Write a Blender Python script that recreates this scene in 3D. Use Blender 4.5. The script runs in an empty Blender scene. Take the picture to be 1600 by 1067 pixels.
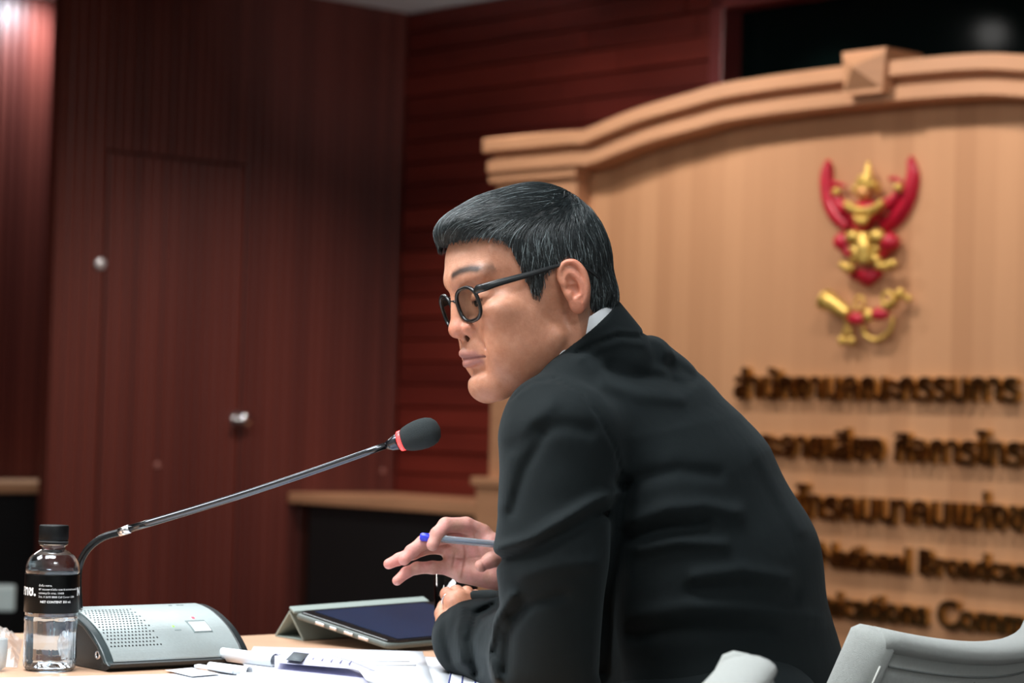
import bpy, math, random
import numpy as np
import openvdb as vdb
from mathutils import Vector, Matrix
random.seed(7); RNG = np.random.default_rng(11)
C = bpy.context.scene.collection
SC = bpy.context.scene

# ------------------------------------------------------------------ camera
FPX = 3778.0; CAMZ = 1.04
PITCH = math.radians(1.92); ROLL = math.radians(1.55)
Fv = Vector((0, math.cos(PITCH), math.sin(PITCH)))
R0 = Vector((1, 0, 0)); U0 = R0.cross(Fv)
Rv = R0*math.cos(ROLL) + U0*math.sin(ROLL)
Uv = U0*math.cos(ROLL) - R0*math.sin(ROLL)
CAM = Vector((0, 0, CAMZ))
cd = bpy.data.cameras.new('camera'); cam = bpy.data.objects.new('camera', cd); C.objects.link(cam)
cam.matrix_world = Matrix(((Rv.x, Uv.x, -Fv.x, CAM.x), (Rv.y, Uv.y, -Fv.y, CAM.y), (Rv.z, Uv.z, -Fv.z, CAM.z), (0, 0, 0, 1)))
cd.sensor_width = 36; cd.lens = 36*FPX/1600; cd.clip_start = .05; cd.clip_end = 60
cd.dof.use_dof = True; cd.dof.focus_distance = 2.74; cd.dof.aperture_fstop = 6.0
SC.camera = cam

# ------------------------------------------------------------------ world, light, exposure
SC.view_settings.view_transform = 'Standard'; SC.view_settings.look = 'None'
SC.view_settings.gamma = 1; SC.view_settings.use_curve_mapping = False
SC.view_settings.exposure = 0.9
w = bpy.data.worlds.new('world'); SC.world = w; w.use_nodes = True
w.node_tree.nodes['Background'].inputs[0].default_value = (.75, .85, 1, 1)
w.node_tree.nodes['Background'].inputs[1].default_value = .12
def area(name, loc, size, power, col=(1, 1, 1), sizey=None, target=None, spread=180):
    l = bpy.data.lights.new(name, 'AREA'); l.energy = power; l.color = col; l.size = size; l.spread = math.radians(spread)
    if sizey: l.shape = 'RECTANGLE'; l.size_y = sizey
    o = bpy.data.objects.new(name, l); C.objects.link(o); o.location = loc
    if target is not None:
        o.rotation_euler = (Vector(target)-Vector(loc)).to_track_quat('-Z', 'Y').to_euler()
    return o
def spot(name, loc, target, power, angle, blend=.6, col=(1, .9, .78), r=.05):
    l = bpy.data.lights.new(name, 'SPOT'); l.energy = power; l.color = col; l.spot_size = math.radians(angle); l.spot_blend = blend
    l.shadow_soft_size = r
    o = bpy.data.objects.new(name, l); C.objects.link(o); o.location = loc
    o.rotation_euler = (Vector(target)-Vector(loc)).to_track_quat('-Z', 'Y').to_euler()
    return o
CEIL = 2.89
def ray(px, py): return Fv + Rv*((px-800)/FPX) + Uv*((533.5-py)/FPX)
AZ = math.radians(42)      # the two walls meet at a right angle in the corner K; A runs along the right wall, B along the left
A = Vector((math.sin(AZ), -math.cos(AZ), 0)); B = Vector((-math.cos(AZ), -math.sin(AZ), 0)); Z = Vector((0, 0, 1))
r_ = ray(640, 21); K = CAM+r_*((CEIL-CAMZ)/r_.z); K.z = 0
for s_, p_ in ((1.9, 60), (3.1, 60), (4.4, 60)):      # downlights washing the backdrop
    spot('board_downlight', K+A*s_+B*1.65+Z*2.84, K+A*(s_+.05)+B*.66+Z*1.5, p_*.54, 110, .8, (1, .96, .92), .06)
spot('wall_downlight', K+A*2.45+B*.4+Z*2.86, K+A*2.5+B*.0+Z*1.6, 46, 78, .9, (1, .85, .72), .05)
spot('recess_downlight', K+B*1.38-A*.76+Z*2.885, K+B*1.38-A*1.0+Z*2.2, 60, 160, .9, (.72, .88, 1), .05)
area('ceiling_area_light', (-.75, 2.3, CEIL-.06), 1.2, 42, (.92, .97, 1), .6)
area('ceiling_area_light', (-.9, 4.4, CEIL-.06), 1.2, 26, (.92, .97, 1), .6)
area('ceiling_area_light', (.7, .6, CEIL-.06), 1.2, 30, (.92, .97, 1), .6)
area('ceiling_area_light', (-2.6, 6.3, CEIL-.06), 1.2, 22, (1, .95, .88), .6)
spot('left_wall_fill_spot', K+B*.7+A*1.9+Z*2.84, K+B*.9+Z*.4, 66, 68, 1, (1, .93, .88), .08)  # two spots added to brighten the lower left wall
spot('left_wall_fill_spot', K+B*1.7+A*2.1+Z*2.84, K+B*1.6+Z*.4, 56, 70, 1, (1, .95, .92), .08)
spot('ceiling_fill_spot', K+A*2.1+B*.35+Z*1.95, K+A*.25+B*.25+Z*CEIL, 14, 50, .8, (.95, .98, 1), .05)  # unseen spot added behind the board to brighten the ceiling corner
area('ceiling_area_light', (.9, -1.2, CEIL-.06), 1.2, 60, (.92, .98, 1), .6)  # fill added behind the camera for the sides facing it
area('ceiling_area_light', (-2.3, 2.7, CEIL-.06), 1.0, 30, (.95, .98, 1), 1.0)  # fill added on the left to brighten the front of the face

# ------------------------------------------------------------------ pixel <-> place
def W(px, py, D): return CAM + D*(Fv + Rv*((px-800)/FPX) + Uv*((533.5-py)/FPX))
def onplane(px, py, p0, n):
    d = ray(px, py); return CAM + d*((p0-CAM).dot(n)/d.dot(n))
def onz(px, py, z): return onplane(px, py, Vector((0, 0, z)), Vector((0, 0, 1)))

# ------------------------------------------------------------------ materials
def lin(c):
    return tuple(((x/255)/12.92 if x/255 <= .04045 else ((x/255+.055)/1.055)**2.4) for x in c)
class NT:
    def __init__(s, name):
        s.m = bpy.data.materials.new(name); s.m.use_nodes = True; s.t = s.m.node_tree
        s.b = s.t.nodes['Principled BSDF']
    def n(s, typ, **kw):
        x = s.t.nodes.new(typ)
        for k, v in kw.items():
            if k in x.inputs.keys(): x.inputs[k].default_value = v
            else: setattr(x, k, v)
        return x
    def l(s, a, b): s.t.links.new(a, b)
def mat(name, col, rough=.5, metal=0, var=0, vscale=20, stretch=(1, 1, 1), bump=0, bscale=200, spec=None, sheen=0, coat=0, trans=0, ior=None, emis=None, estr=0, sss=0, alpha=1, coords='Object', bstretch=None):
    q = NT(name); b = q.b; L = lin(col)
    b.inputs['Base Color'].default_value = (*L, 1); b.inputs['Roughness'].default_value = rough; b.inputs['Metallic'].default_value = metal
    if spec is not None: b.inputs['Specular IOR Level'].default_value = spec
    if sheen: b.inputs['Sheen Weight'].default_value = sheen
    if coat: b.inputs['Coat Weight'].default_value = coat
    if trans: b.inputs['Transmission Weight'].default_value = trans
    if ior: b.inputs['IOR'].default_value = ior
    if emis: b.inputs['Emission Color'].default_value = (*lin(emis), 1); b.inputs['Emission Strength'].default_value = estr
    if sss: b.inputs['Subsurface Weight'].default_value = sss; b.inputs['Subsurface Radius'].default_value = (.012, .005, .003); b.inputs['Subsurface Scale'].default_value = 1
    if alpha < 1: b.inputs['Alpha'].default_value = alpha
    tc = q.n('ShaderNodeTexCoord')
    if var:
        mp = q.n('ShaderNodeMapping', Scale=stretch); q.l(tc.outputs[coords], mp.inputs[0])
        nz = q.n('ShaderNodeTexNoise', Scale=vscale, Detail=5.0); q.l(mp.outputs[0], nz.inputs['Vector'])
        rp = q.n('ShaderNodeValToRGB'); q.l(nz.outputs['Fac'], rp.inputs[0])
        rp.color_ramp.elements[0].position = .3; rp.color_ramp.elements[1].position = .7
        rp.color_ramp.elements[0].color = (*[x*(1-var) for x in L], 1); rp.color_ramp.elements[1].color = (*[min(1, x*(1+var)) for x in L], 1)
        q.l(rp.outputs[0], b.inputs['Base Color'])
    if bump:
        mp = q.n('ShaderNodeMapping', Scale=bstretch or (1, 1, 1)); q.l(tc.outputs[coords], mp.inputs[0])
        nz = q.n('ShaderNodeTexNoise', Scale=bscale, Detail=4.0); q.l(mp.outputs[0], nz.inputs['Vector'])
        bp = q.n('ShaderNodeBump', Strength=bump, Distance=.002); q.l(nz.outputs['Fac'], bp.inputs['Height']); q.l(bp.outputs[0], b.inputs['Normal'])
    return q.m

# ------------------------------------------------------------------ mesh helpers (all vertices given as places in the room)
def rootof(o):
    while o.parent: o = o.parent
    return o
def mesh(name, vs, fs, m, parent=None, smooth=False, mi=None):
    me = bpy.data.meshes.new(name)
    off = rootof(parent).location if parent else Vector((0, 0, 0))
    me.from_pydata([tuple(Vector(v)-off) for v in vs], [], fs)
    for x in (m if isinstance(m, (list, tuple)) else [m]): me.materials.append(x)
    if mi: me.polygons.foreach_set('material_index', mi)
    me.polygons.foreach_set('use_smooth', [smooth]*len(me.polygons)); me.update()
    o = bpy.data.objects.new(name, me); C.objects.link(o)
    if parent: o.parent = parent
    return o
def tag(o, label=None, cat=None, group=None, kind=None):
    if label: o['label'] = label
    if cat: o['category'] = cat
    if group: o['group'] = group
    if kind: o['kind'] = kind
    return o
def thing(name, loc, label, cat, group=None):
    o = bpy.data.objects.new(name, None); C.objects.link(o); o.location = loc; o.empty_display_size = .05
    return tag(o, label, cat, group)
def bevel(o, w=.002, seg=2):
    b = o.modifiers.new('bevel', 'BEVEL'); b.width = w; b.segments = seg; b.limit_method = 'ANGLE'; b.angle_limit = math.radians(40); return o
class MB:
    def __init__(s): s.v = []; s.f = []; s.mi = []
    def add(s, vs, fs, mi=0):
        k = len(s.v); s.v += [Vector(v) for v in vs]; s.f += [tuple(i+k for i in f) for f in fs]; s.mi += [mi]*len(fs); return s
    def hexa(s, p, mi=0):   # p: 4 bottom, 4 top
        return s.add(p, [(3, 2, 1, 0), (4, 5, 6, 7), (0, 1, 5, 4), (1, 2, 6, 5), (2, 3, 7, 6), (3, 0, 4, 7)], mi)
    def box(s, o, a, b, c, mi=0):   # corner o and three edge vectors
        o, a, b, c = map(Vector, (o, a, b, c))
        return s.hexa([o, o+a, o+a+b, o+b, o+c, o+a+c, o+a+b+c, o+b+c], mi)
    def prism(s, poly, d, mi=0):    # polygon extruded by vector d
        n = len(poly); d = Vector(d); p = [Vector(q) for q in poly]
        return s.add(p+[q+d for q in p], [tuple(range(n-1, -1, -1)), tuple(range(n, 2*n))]+[(i, (i+1) % n, n+(i+1) % n, n+i) for i in range(n)], mi)
    def tube(s, path, r, n=12, mi=0, cap=True, up=None):
        path = [Vector(p) for p in path]; rs = r if isinstance(r, (list, tuple)) else [r]*len(path)
        t = (path[1]-path[0]).normalized(); a = t.orthogonal().normalized() if up is None else (Vector(up)-t*t.dot(Vector(up))).normalized()
        vs = []
        for i, p in enumerate(path):
            t = (path[min(i+1, len(path)-1)]-path[max(i-1, 0)]).normalized()
            a = (a-t*a.dot(t)).normalized(); b = t.cross(a)
            ra = rs[i] if isinstance(rs[i], (tuple, list)) else (rs[i], rs[i])
            vs += [p+a*math.cos(2*math.pi*k/n)*ra[0]+b*math.sin(2*math.pi*k/n)*ra[1] for k in range(n)]
        fs = [(i*n+k, i*n+(k+1) % n, (i+1)*n+(k+1) % n, (i+1)*n+k) for i in range(len(path)-1) for k in range(n)]
        if cap: fs += [tuple(range(n-1, -1, -1)), tuple(range((len(path)-1)*n, len(path)*n))]
        return s.add(vs, fs, mi)
    def lathe(s, c, prof, n=48, axis=(0, 0, 1), mi=0, rad=None, cap=True):
        ax = Vector(axis).normalized(); a = ax.orthogonal().normalized(); b = ax.cross(a); c = Vector(c); vs = []
        for (r, h) in prof:
            for k in range(n):
                th = 2*math.pi*k/n; rr = r*(rad(th, h) if rad else 1)
                vs.append(c+ax*h+(a*math.cos(th)+b*math.sin(th))*rr)
        fs = [(i*n+k, i*n+(k+1) % n, (i+1)*n+(k+1) % n, (i+1)*n+k) for i in range(len(prof)-1) for k in range(n)]
        if cap: fs += [tuple(range(n-1, -1, -1)), tuple(range((len(prof)-1)*n, len(prof)*n))]
        return s.add(vs, fs, mi)
    def ball(s, c, rx, ry=None, rz=None, axes=None, n=16, mi=0):
        ry = ry or rx; rz = rz or rx; c = Vector(c)
        X, Y, Z = axes or (Vector((1, 0, 0)), Vector((0, 1, 0)), Vector((0, 0, 1)))
        m = n//2; vs = [c+Z*rz]
        for i in range(1, m):
            ph = math.pi*i/m
            for k in range(n):
                th = 2*math.pi*k/n
                vs.append(c+X*rx*math.sin(ph)*math.cos(th)+Y*ry*math.sin(ph)*math.sin(th)+Z*rz*math.cos(ph))
        vs.append(c-Z*rz); e = len(vs)-1
        fs = [(0, 1+k, 1+(k+1) % n) for k in range(n)]+[(1+i*n+k, 1+(i+1)*n+k, 1+(i+1)*n+(k+1) % n, 1+i*n+(k+1) % n) for i in range(m-2) for k in range(n)]
        fs += [(e, 1+(m-2)*n+(k+1) % n, 1+(m-2)*n+k) for k in range(n)]
        return s.add(vs, fs, mi)
    def build(s, name, m, parent=None, smooth=False): return mesh(name, s.v, s.f, m, parent, smooth, s.mi)
def spline(pts, n=8):
    pts = [Vector(p) for p in pts]; out = []
    for i in range(len(pts)-1):
        p0 = pts[max(i-1, 0)]; p1 = pts[i]; p2 = pts[i+1]; p3 = pts[min(i+2, len(pts)-1)]
        for k in range(n):
            t = k/n; out.append(.5*((2*p1)+(p2-p0)*t+(2*p0-5*p1+4*p2-p3)*t*t+(3*p1-p0-3*p2+p3)*t**3))
    return out+[pts[-1]]
def text_mesh(body, size, extrude=0, bold=0, res=3):
    c = bpy.data.curves.new('t', 'FONT'); c.body = body; c.size = size; c.extrude = extrude; c.offset = bold; c.resolution_u = res
    o = bpy.data.objects.new('t', c); C.objects.link(o); bpy.context.view_layer.update()
    me = bpy.data.meshes.new_from_object(o.evaluated_get(bpy.context.evaluated_depsgraph_get()))
    n = len(me.vertices); v = np.zeros(n*3, np.float32); me.vertices.foreach_get('co', v); f = [tuple(p.vertices) for p in me.polygons]
    bpy.data.objects.remove(o); bpy.data.meshes.remove(me); bpy.data.curves.remove(c)
    return v.reshape(-1, 3), f

# ------------------------------------------------------------------ implicit surfaces
def grid(lo, hi, h):
    ax = [np.arange(lo[i], hi[i]+h, h, dtype=np.float32) for i in range(3)]
    return np.meshgrid(*ax, indexing='ij'), np.array(lo, np.float32), h
def s_ell(P, c, r):
    x = (P[0]-c[0]); y = (P[1]-c[1]); z = (P[2]-c[2])
    k0 = np.sqrt((x/r[0])**2+(y/r[1])**2+(z/r[2])**2); k1 = np.sqrt((x/r[0]**2)**2+(y/r[1]**2)**2+(z/r[2]**2)**2)+1e-9
    return k0*(k0-1)/k1
def s_cap(P, a, b, ra, rb=None):
    rb = ra if rb is None else rb
    ba = [b[i]-a[i] for i in range(3)]; L = sum(x*x for x in ba)+1e-12
    h = np.clip(((P[0]-a[0])*ba[0]+(P[1]-a[1])*ba[1]+(P[2]-a[2])*ba[2])/L, 0, 1)
    return np.sqrt((P[0]-a[0]-ba[0]*h)**2+(P[1]-a[1]-ba[1]*h)**2+(P[2]-a[2]-ba[2]*h)**2)-(ra+(rb-ra)*h)
def smin(a, b, k):
    h = np.clip(.5+.5*(b-a)/k, 0, 1); return b+(a-b)*h-k*h*(1-h)
def smax(a, b, k): return -smin(-a, -b, k)
def poly2(x, y, pts):   # signed distance to polygon in 2D, negative inside
    d = np.full(x.shape, 1e9, np.float32); s = np.ones(x.shape, np.float32); n = len(pts)
    for i in range(n):
        ax_, ay = pts[i]; bx, by = pts[i-1]
        ex, ey = bx-ax_, by-ay; wx, wy = x-ax_, y-ay
        t = np.clip((wx*ex+wy*ey)/(ex*ex+ey*ey), 0, 1)
        d = np.minimum(d, (wx-ex*t)**2+(wy-ey*t)**2)
        c1 = y >= ay; c2 = y < by; c3 = ex*wy > ey*wx
        fl = (c1 & c2 & c3) | (~c1 & ~c2 & ~c3); s = np.where(fl, -s, s)
    return s*np.sqrt(d)
def dpath(x, y, pts):   # distance to an open polyline in 2D and parameter
    d = np.full(x.shape, 1e9, np.float32)
    for (ax_, ay), (bx, by) in zip(pts[:-1], pts[1:]):
        ex, ey = bx-ax_, by-ay; t = np.clip(((x-ax_)*ex+(y-ay)*ey)/(ex*ex+ey*ey), 0, 1)
        d = np.minimum(d, (x-ax_-ex*t)**2+(y-ay-ey*t)**2)
    return np.sqrt(d)
def iso(D, lo, h, big=None):
    g = vdb.FloatGrid(float(D.max())); g.copyFromArray(np.ascontiguousarray(D, np.float32))
    p, q = g.convertToQuads(0.0)
    return p*h+lo, q[:, ::-1]
def fastmesh(name, V, Q, m, parent, col=None, mi=None, tris=None):
    me = bpy.data.meshes.new(name); off = np.array(rootof(parent).location) if parent else 0
    n = len(V); nq = len(Q)
    me.vertices.add(n); me.vertices.foreach_set('co', (V-off).astype(np.float32).ravel())
    k = Q.shape[1]; me.loops.add(nq*k); me.loops.foreach_set('vertex_index', Q.astype(np.int32).ravel())
    me.polygons.add(nq); me.polygons.foreach_set('loop_start', np.arange(0, nq*k, k, dtype=np.int32)); me.polygons.foreach_set('use_smooth', np.ones(nq, bool))
    for x in (m if isinstance(m, (list, tuple)) else [m]): me.materials.append(x)
    if mi is not None: me.polygons.foreach_set('material_index', mi.astype(np.int32))
    me.update(calc_edges=True); me.validate()
    if col is not None:
        a = me.color_attributes.new('Col', 'FLOAT_COLOR', 'POINT')
        a.data.foreach_set('color', np.concatenate([col, np.ones((n, 1))], 1).astype(np.float32).ravel())
    o = bpy.data.objects.new(name, me); C.objects.link(o)
    if parent: o.parent = parent
    return o
def npv(v): return np.array(v, np.float32)
def topx(P):     # places -> pixel frame
    x = P[0]-CAM.x; y = P[1]-CAM.y; z = P[2]-CAM.z
    d = x*Fv.x+y*Fv.y+z*Fv.z
    return 800+FPX*(x*Rv.x+y*Rv.y+z*Rv.z)/d, 533.5-FPX*(x*Uv.x+y*Uv.y+z*Uv.z)/d, d

# ------------------------------------------------------------------ the room
def wr(s, z, off=0): return K+A*s+B*off+Z*z          # on the right wall
def wl(t, z, off=0): return K+B*t+A*off+Z*z          # on the left wall
def sz(px, py, off):                                  # pixel -> (s, z) on a plane parallel to the right wall
    p = onplane(px, py, K+B*off, B); return (p-K).dot(A), p.z
def tz(px, py, off=0):
    p = onplane(px, py, K+A*off, A); return (p-K).dot(B), p.z

def wood(name, cols, axis, width, rough=.45, grain=.12, spec=.4, gscale=6, bump=.3, gdir=None):
    """vertical or horizontal strips of veneer: a tint per strip, fine grain along the strip"""
    q = NT(name); b = q.b
    b.inputs['Roughness'].default_value = rough; b.inputs['Specular IOR Level'].default_value = spec
    tc = q.n('ShaderNodeTexCoord')
    dt = q.n('ShaderNodeVectorMath', operation='DOT_PRODUCT'); q.l(tc.outputs['Object'], dt.inputs[0]); dt.inputs[1].default_value = tuple(axis)
    dv = q.n('ShaderNodeMath', operation='DIVIDE'); q.l(dt.outputs['Value'], dv.inputs[0]); dv.inputs[1].default_value = width
    fl = q.n('ShaderNodeMath', operation='FLOOR'); q.l(dv.outputs[0], fl.inputs[0])
    wn = q.n('ShaderNodeTexWhiteNoise', noise_dimensions='1D'); q.l(fl.outputs[0], wn.inputs['W'])
    ax = Vector(axis); st = gdir or (Vector((1, 1, .06)) if abs(ax.z) < .5 else Vector((.12, .12, 1)))
    mp = q.n('ShaderNodeMapping', Scale=tuple(Vector(st)*gscale)); q.l(tc.outputs['Object'], mp.inputs[0])
    nz = q.n('ShaderNodeTexNoise', Scale=6.0, Detail=5.0); q.l(mp.outputs[0], nz.inputs['Vector'])
    m1 = q.n('ShaderNodeMath', operation='MULTIPLY_ADD'); q.l(nz.outputs['Fac'], m1.inputs[0]); m1.inputs[1].default_value = grain*5; m1.inputs[2].default_value = -grain*2.5
    m2 = q.n('ShaderNodeMath', operation='ADD'); q.l(wn.outputs['Value'], m2.inputs[0]); q.l(m1.outputs[0], m2.inputs[1])
    rp = q.n('ShaderNodeValToRGB'); q.l(m2.outputs[0], rp.inputs[0]); e = rp.color_ramp.elements
    e[0].color = (*lin(cols[0]), 1); e[1].color = (*lin(cols[1]), 1); e[0].position = 0; e[1].position = 1
    q.l(rp.outputs[0], b.inputs['Base Color'])
    if bump:
        bp = q.n('ShaderNodeBump', Strength=bump, Distance=.001); q.l(nz.outputs['Fac'], bp.inputs['Height']); q.l(bp.outputs[0], b.inputs['Normal'])
    return q.m
M = {}
M['redslat'] = wood('red_slat_veneer', ((82, 34, 27), (97, 43, 34)), B, .045, rough=.42, grain=.1)
M['redplank'] = wood('red_plank_veneer', ((98, 34, 27), (128, 48, 37)), Z, .1, rough=.5, grain=.22, gscale=3, bump=.6)
M['tanwood'] = wood('tan_veneer', ((196, 142, 102), (212, 157, 115)), A, .085, rough=.5, grain=.1)
M['tanmould'] = mat('tan_moulding', (204, 150, 112), .45, var=.06, vscale=4, stretch=(1, 1, 8))
M['ceiling'] = mat('ceiling_paint', (215, 215, 215), .8)
M['floor'] = mat('dark_carpet', (52, 44, 44), .95, var=.2, vscale=60, bump=.4, bscale=400)
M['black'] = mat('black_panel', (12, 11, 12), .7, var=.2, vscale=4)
M['darkbrown'] = mat('dark_brown_panel', (60, 28, 20), .5, var=.1, vscale=6)
M['trimred'] = mat('lacquered_frame', (128, 62, 62), .35, var=.05, vscale=5)
M['chrome'] = mat('chrome', (225, 225, 228), .18, 1)

T_END = tz(88, 400)[0]; T_FAR = T_END+6; S_END = 8.5; REC = 1.0
fl_ = MB(); fl_.box((-9, -3, -.1), (18, 0, 0), (0, 19, 0), (0, 0, .1)); tag(fl_.build('floor', M['floor']), kind='structure')
c_ = MB(); c_.box((-9, -3, CEIL), (18, 0, 0), (0, 19, 0), (0, 0, .1)); tag(c_.build('ceiling', M['ceiling']), kind='structure')

def ribbed(mb, P, t0, t1, z0, z1, pitch=.045, dep=.008, thick=.06):
    """a slatted panel: P(t, z, off); grooves are real"""
    n = max(1, round((t1-t0)/pitch)); pr = []
    for i in range(n):
        a = t0+(t1-t0)*i/n; c = t0+(t1-t0)*(i+1)/n; g = (c-a)*.16
        pr += [(a, -dep), (a+g, 0), (c-g, 0), (c, -dep)]
    poly = [pr[0]]+[q for i, q in enumerate(pr[1:]) if q != pr[i]]
    k = len(poly); vs = [P(t, z0, o) for t, o in poly]+[P(t, z1, o) for t, o in poly]
    vs += [P(t0, z0, -thick), P(t1, z0, -thick), P(t0, z1, -thick), P(t1, z1, -thick)]
    fs = [(i, i+1, k+i+1, k+i) for i in range(k-1)]
    fs += [(2*k, 0, k, 2*k+2), (k-1, 2*k+1, 2*k+3, 2*k-1), (2*k+1, 2*k, 2*k+2, 2*k+3)]
    mb.add(vs, fs); return mb
# left wall with its flush door
d0 = tz(378, 600)[0]; d1 = tz(168, 300)[0]; dz = tz(187, 238)[1]
m = MB(); ribbed(m, wl, 0.0, d0, 0, CEIL); ribbed(m, wl, d1, T_END, 0, CEIL); ribbed(m, wl, d0, d1, dz+.006, CEIL)
m.box(wl(T_END, 0, -.06), B*.012, A*.062, Z*CEIL); m.box(wl(d0, 0, -.12), B*(d1-d0), A*.05, Z*(dz+.05))
tag(m.build('wall_left', M['redslat']), kind='structure')
dr = thing('door_1', wl((d0+d1)/2, 0, 0), None, None); dr['kind'] = 'structure'
m = MB(); ribbed(m, wl, d0+.008, d1-.008, .01, dz-.004, thick=.04); m.build('door_panel', M['redslat'], dr)
kp = W(373, 654, 10); kt, kz = tz(371, 655)
m = MB(); kc = wl(kt, kz, 0)
m.lathe(kc, [(.034, 0), (.034, .006), (.016, .01), (.014, .03), (.027, .042), (.031, .055), (.026, .068), (.008, .072)], 24, axis=A)
m.tube([kc+A*.05+B*.0, kc+A*.055+B*.045+Z*-.004], [.012, .009]); m.tube([kc+A*.05, kc+A*.055-B*.045-Z*.004], [.012, .009])
kn = m.build('door_handle', M['chrome'], dr, True)
lt, lz = tz(156, 412); m = MB(); m.lathe(wl(lt, lz, 0), [(.024, 0), (.024, .008), (.018, .012), (.008, .014)], 20, axis=A)
tag(m.build('lock_cylinder', mat('pale_steel', (235, 235, 235), .3, .6), None, True), 'small round pale lock cap high on the slatted left wall', 'lock')
for (x, y) in ((246, 727), (598, 736)):
    a_, b_ = tz(x, y); m = MB(); m.lathe(wl(a_, b_, 0), [(.014, 0), (.014, .003), (.008, .006)], 16, axis=A)
    tag(m.build('screw_cover', mat('brown_cap', (150, 96, 86), .5), None, True), 'small round cover cap on the red slatted wall %s' % ('below the chrome knob, to its left' if x < 400 else 'in the corner beside the wall desk'), 'cap')
# recess behind the end of the left wall
m = MB(); ribbed(m, lambda t, z, o: wl(t, z, o-REC), T_END-1.7, T_FAR, 0, CEIL, pitch=.047, dep=.014)
tag(m.build('wall_recess', M['redslat']), kind='structure')
m = MB(); m.box(wl(.1, 0, -REC-.05), B*-.06, A*(REC-.01), Z*CEIL); tag(m.build('wall_return', M['redslat']), kind='structure')
# right wall: planks round a dark window
w0, wt = sz(1143, 15, -.02); wb = 1.75; w1 = w0+2.6
m = MB(); rb = random.Random(4)
def planks(m, s0, s1, z0, z1):
    z = z0
    while z < z1-.001:
        h = min(.1, z1-z); s = s0
        while s < s1-.001:
            L = min(rb.uniform(.5, 1.3), s1-s); o = rb.choice([0, 0, .006, .012])
            m.box(wr(s+.002, z+.004, -.06), A*(L-.004), B*(.06+o), Z*(h-.008)); s += L
        z += h
planks(m, 0, w0-.075, 0, CEIL); planks(m, w0-.075, w1, 0, wb); planks(m, w1, S_END, 0, CEIL); planks(m, w0-.075, w1, wt+.06, CEIL)
m.box(wr(-.2, 0, -.09), A*(w0+.125), B*.035, Z*CEIL); m.box(wr(w0-.08, 0, -.09), A*(w1-w0+.08), B*.035, Z*wb); m.box(wr(w1, 0, -.09), A*(S_END-w1), B*.035, Z*CEIL)
m.box(wr(w0-.08, wt+.05, -.09), A*(w1-w0+.08), B*.035, Z*(CEIL-wt-.05))
tag(m.build('wall_right', M['redplank']), kind='structure')
wn = thing('window_1', wr((w0+w1)/2, wb, 0), None, None); wn['kind'] = 'structure'
m = MB()
for (s, z, ds, dz_) in ((w0-.075, wb, .075, wt-wb+.05), (w1-.0, wb, .06, wt-wb+.05), (w0-.075, wt, w1-w0+.135, .055), (w0-.075, wb-.05, w1-w0+.135, .05)):
    m.box(wr(s, z, -.1), A*ds, B*.125, Z*dz_)
bevel(m.build('window_frame', M['trimred'], wn), .006)
m = MB(); m.box(wr(w0, wb, -.09), A*(w1-w0), B*.008, Z*(wt-wb)); m.build('pane', mat('dark_window_glass', (4, 12, 12), .1, spec=.05), wn)
# walls behind the camera and to the right, out of the frame
m = MB(); m.box(wr(S_END, 0, -.1), A*.1, B*13, Z*CEIL); tag(m.build('wall_back', mat('pale_wall_paint', (190, 192, 190), .8)), kind='structure')
m = MB(); m.box(wl(T_FAR, 0, -REC-.2), B*.1, A*11, Z*CEIL); tag(m.build('wall_side', mat('pale_wall_paint2', (170, 168, 164), .8)), kind='structure')

# ------------------------------------------------------------------ desks along the walls
def walldesk(P, s0, s1, d0_, d1_, label, top=.71, left_panel=True):
    t = thing('wall_desk', P((s0+s1)/2, 0, (d0_+d1_)/2), label, 'desk', 'low desks along the walls')
    def bx(a0, a1, b0, b1, z0, z1):
        m = MB(); m.hexa([P(a0, z0, b0), P(a1, z0, b0), P(a1, z0, b1), P(a0, z0, b1), P(a0, z1, b0), P(a1, z1, b0), P(a1, z1, b1), P(a0, z1, b1)]); return m
    bevel(bx(s0, s1, d0_, d1_, top-.045, top).build('desk_top', M['tanmould'], t), .006)
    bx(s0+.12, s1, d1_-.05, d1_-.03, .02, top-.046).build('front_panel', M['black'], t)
    bx(s0+.02, s0+.05, d0_+.02, d1_-.06, .0, top-.046).build('side_panel', M['darkbrown'], t)
    bx(s1-.05, s1-.02, d0_+.02, d1_-.06, .0, top-.046).build('side_panel', M['darkbrown'], t)
    return t
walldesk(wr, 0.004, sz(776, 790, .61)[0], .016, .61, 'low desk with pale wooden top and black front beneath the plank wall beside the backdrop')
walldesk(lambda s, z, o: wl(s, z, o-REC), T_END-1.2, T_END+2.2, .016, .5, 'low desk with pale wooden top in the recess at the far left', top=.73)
# pale unit standing on the recess floor beyond the bottle
pu = W(8, 935, 8.6)
m = MB(); m.box(pu+Vector((-.16, -.05, -.045)), (.2, .03, 0), (-.02, .1, 0), (0, 0, .09)); m.box(pu+Vector((-.11, -.0, -pu.z)), (.06, 0, 0), (0, .05, 0), (0, 0, pu.z-.045))
m.box(pu+Vector((-.2, -.1, -pu.z)), (.26, 0, 0), (0, .26, 0), (0, 0, .02))
tag(bevel(m.build('floor_socket_post', mat('pale_grey_plastic', (190, 205, 205), .5)), .008), 'small pale grey box on a post by the dark recess desk, left of the bottle', 'socket box')

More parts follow.
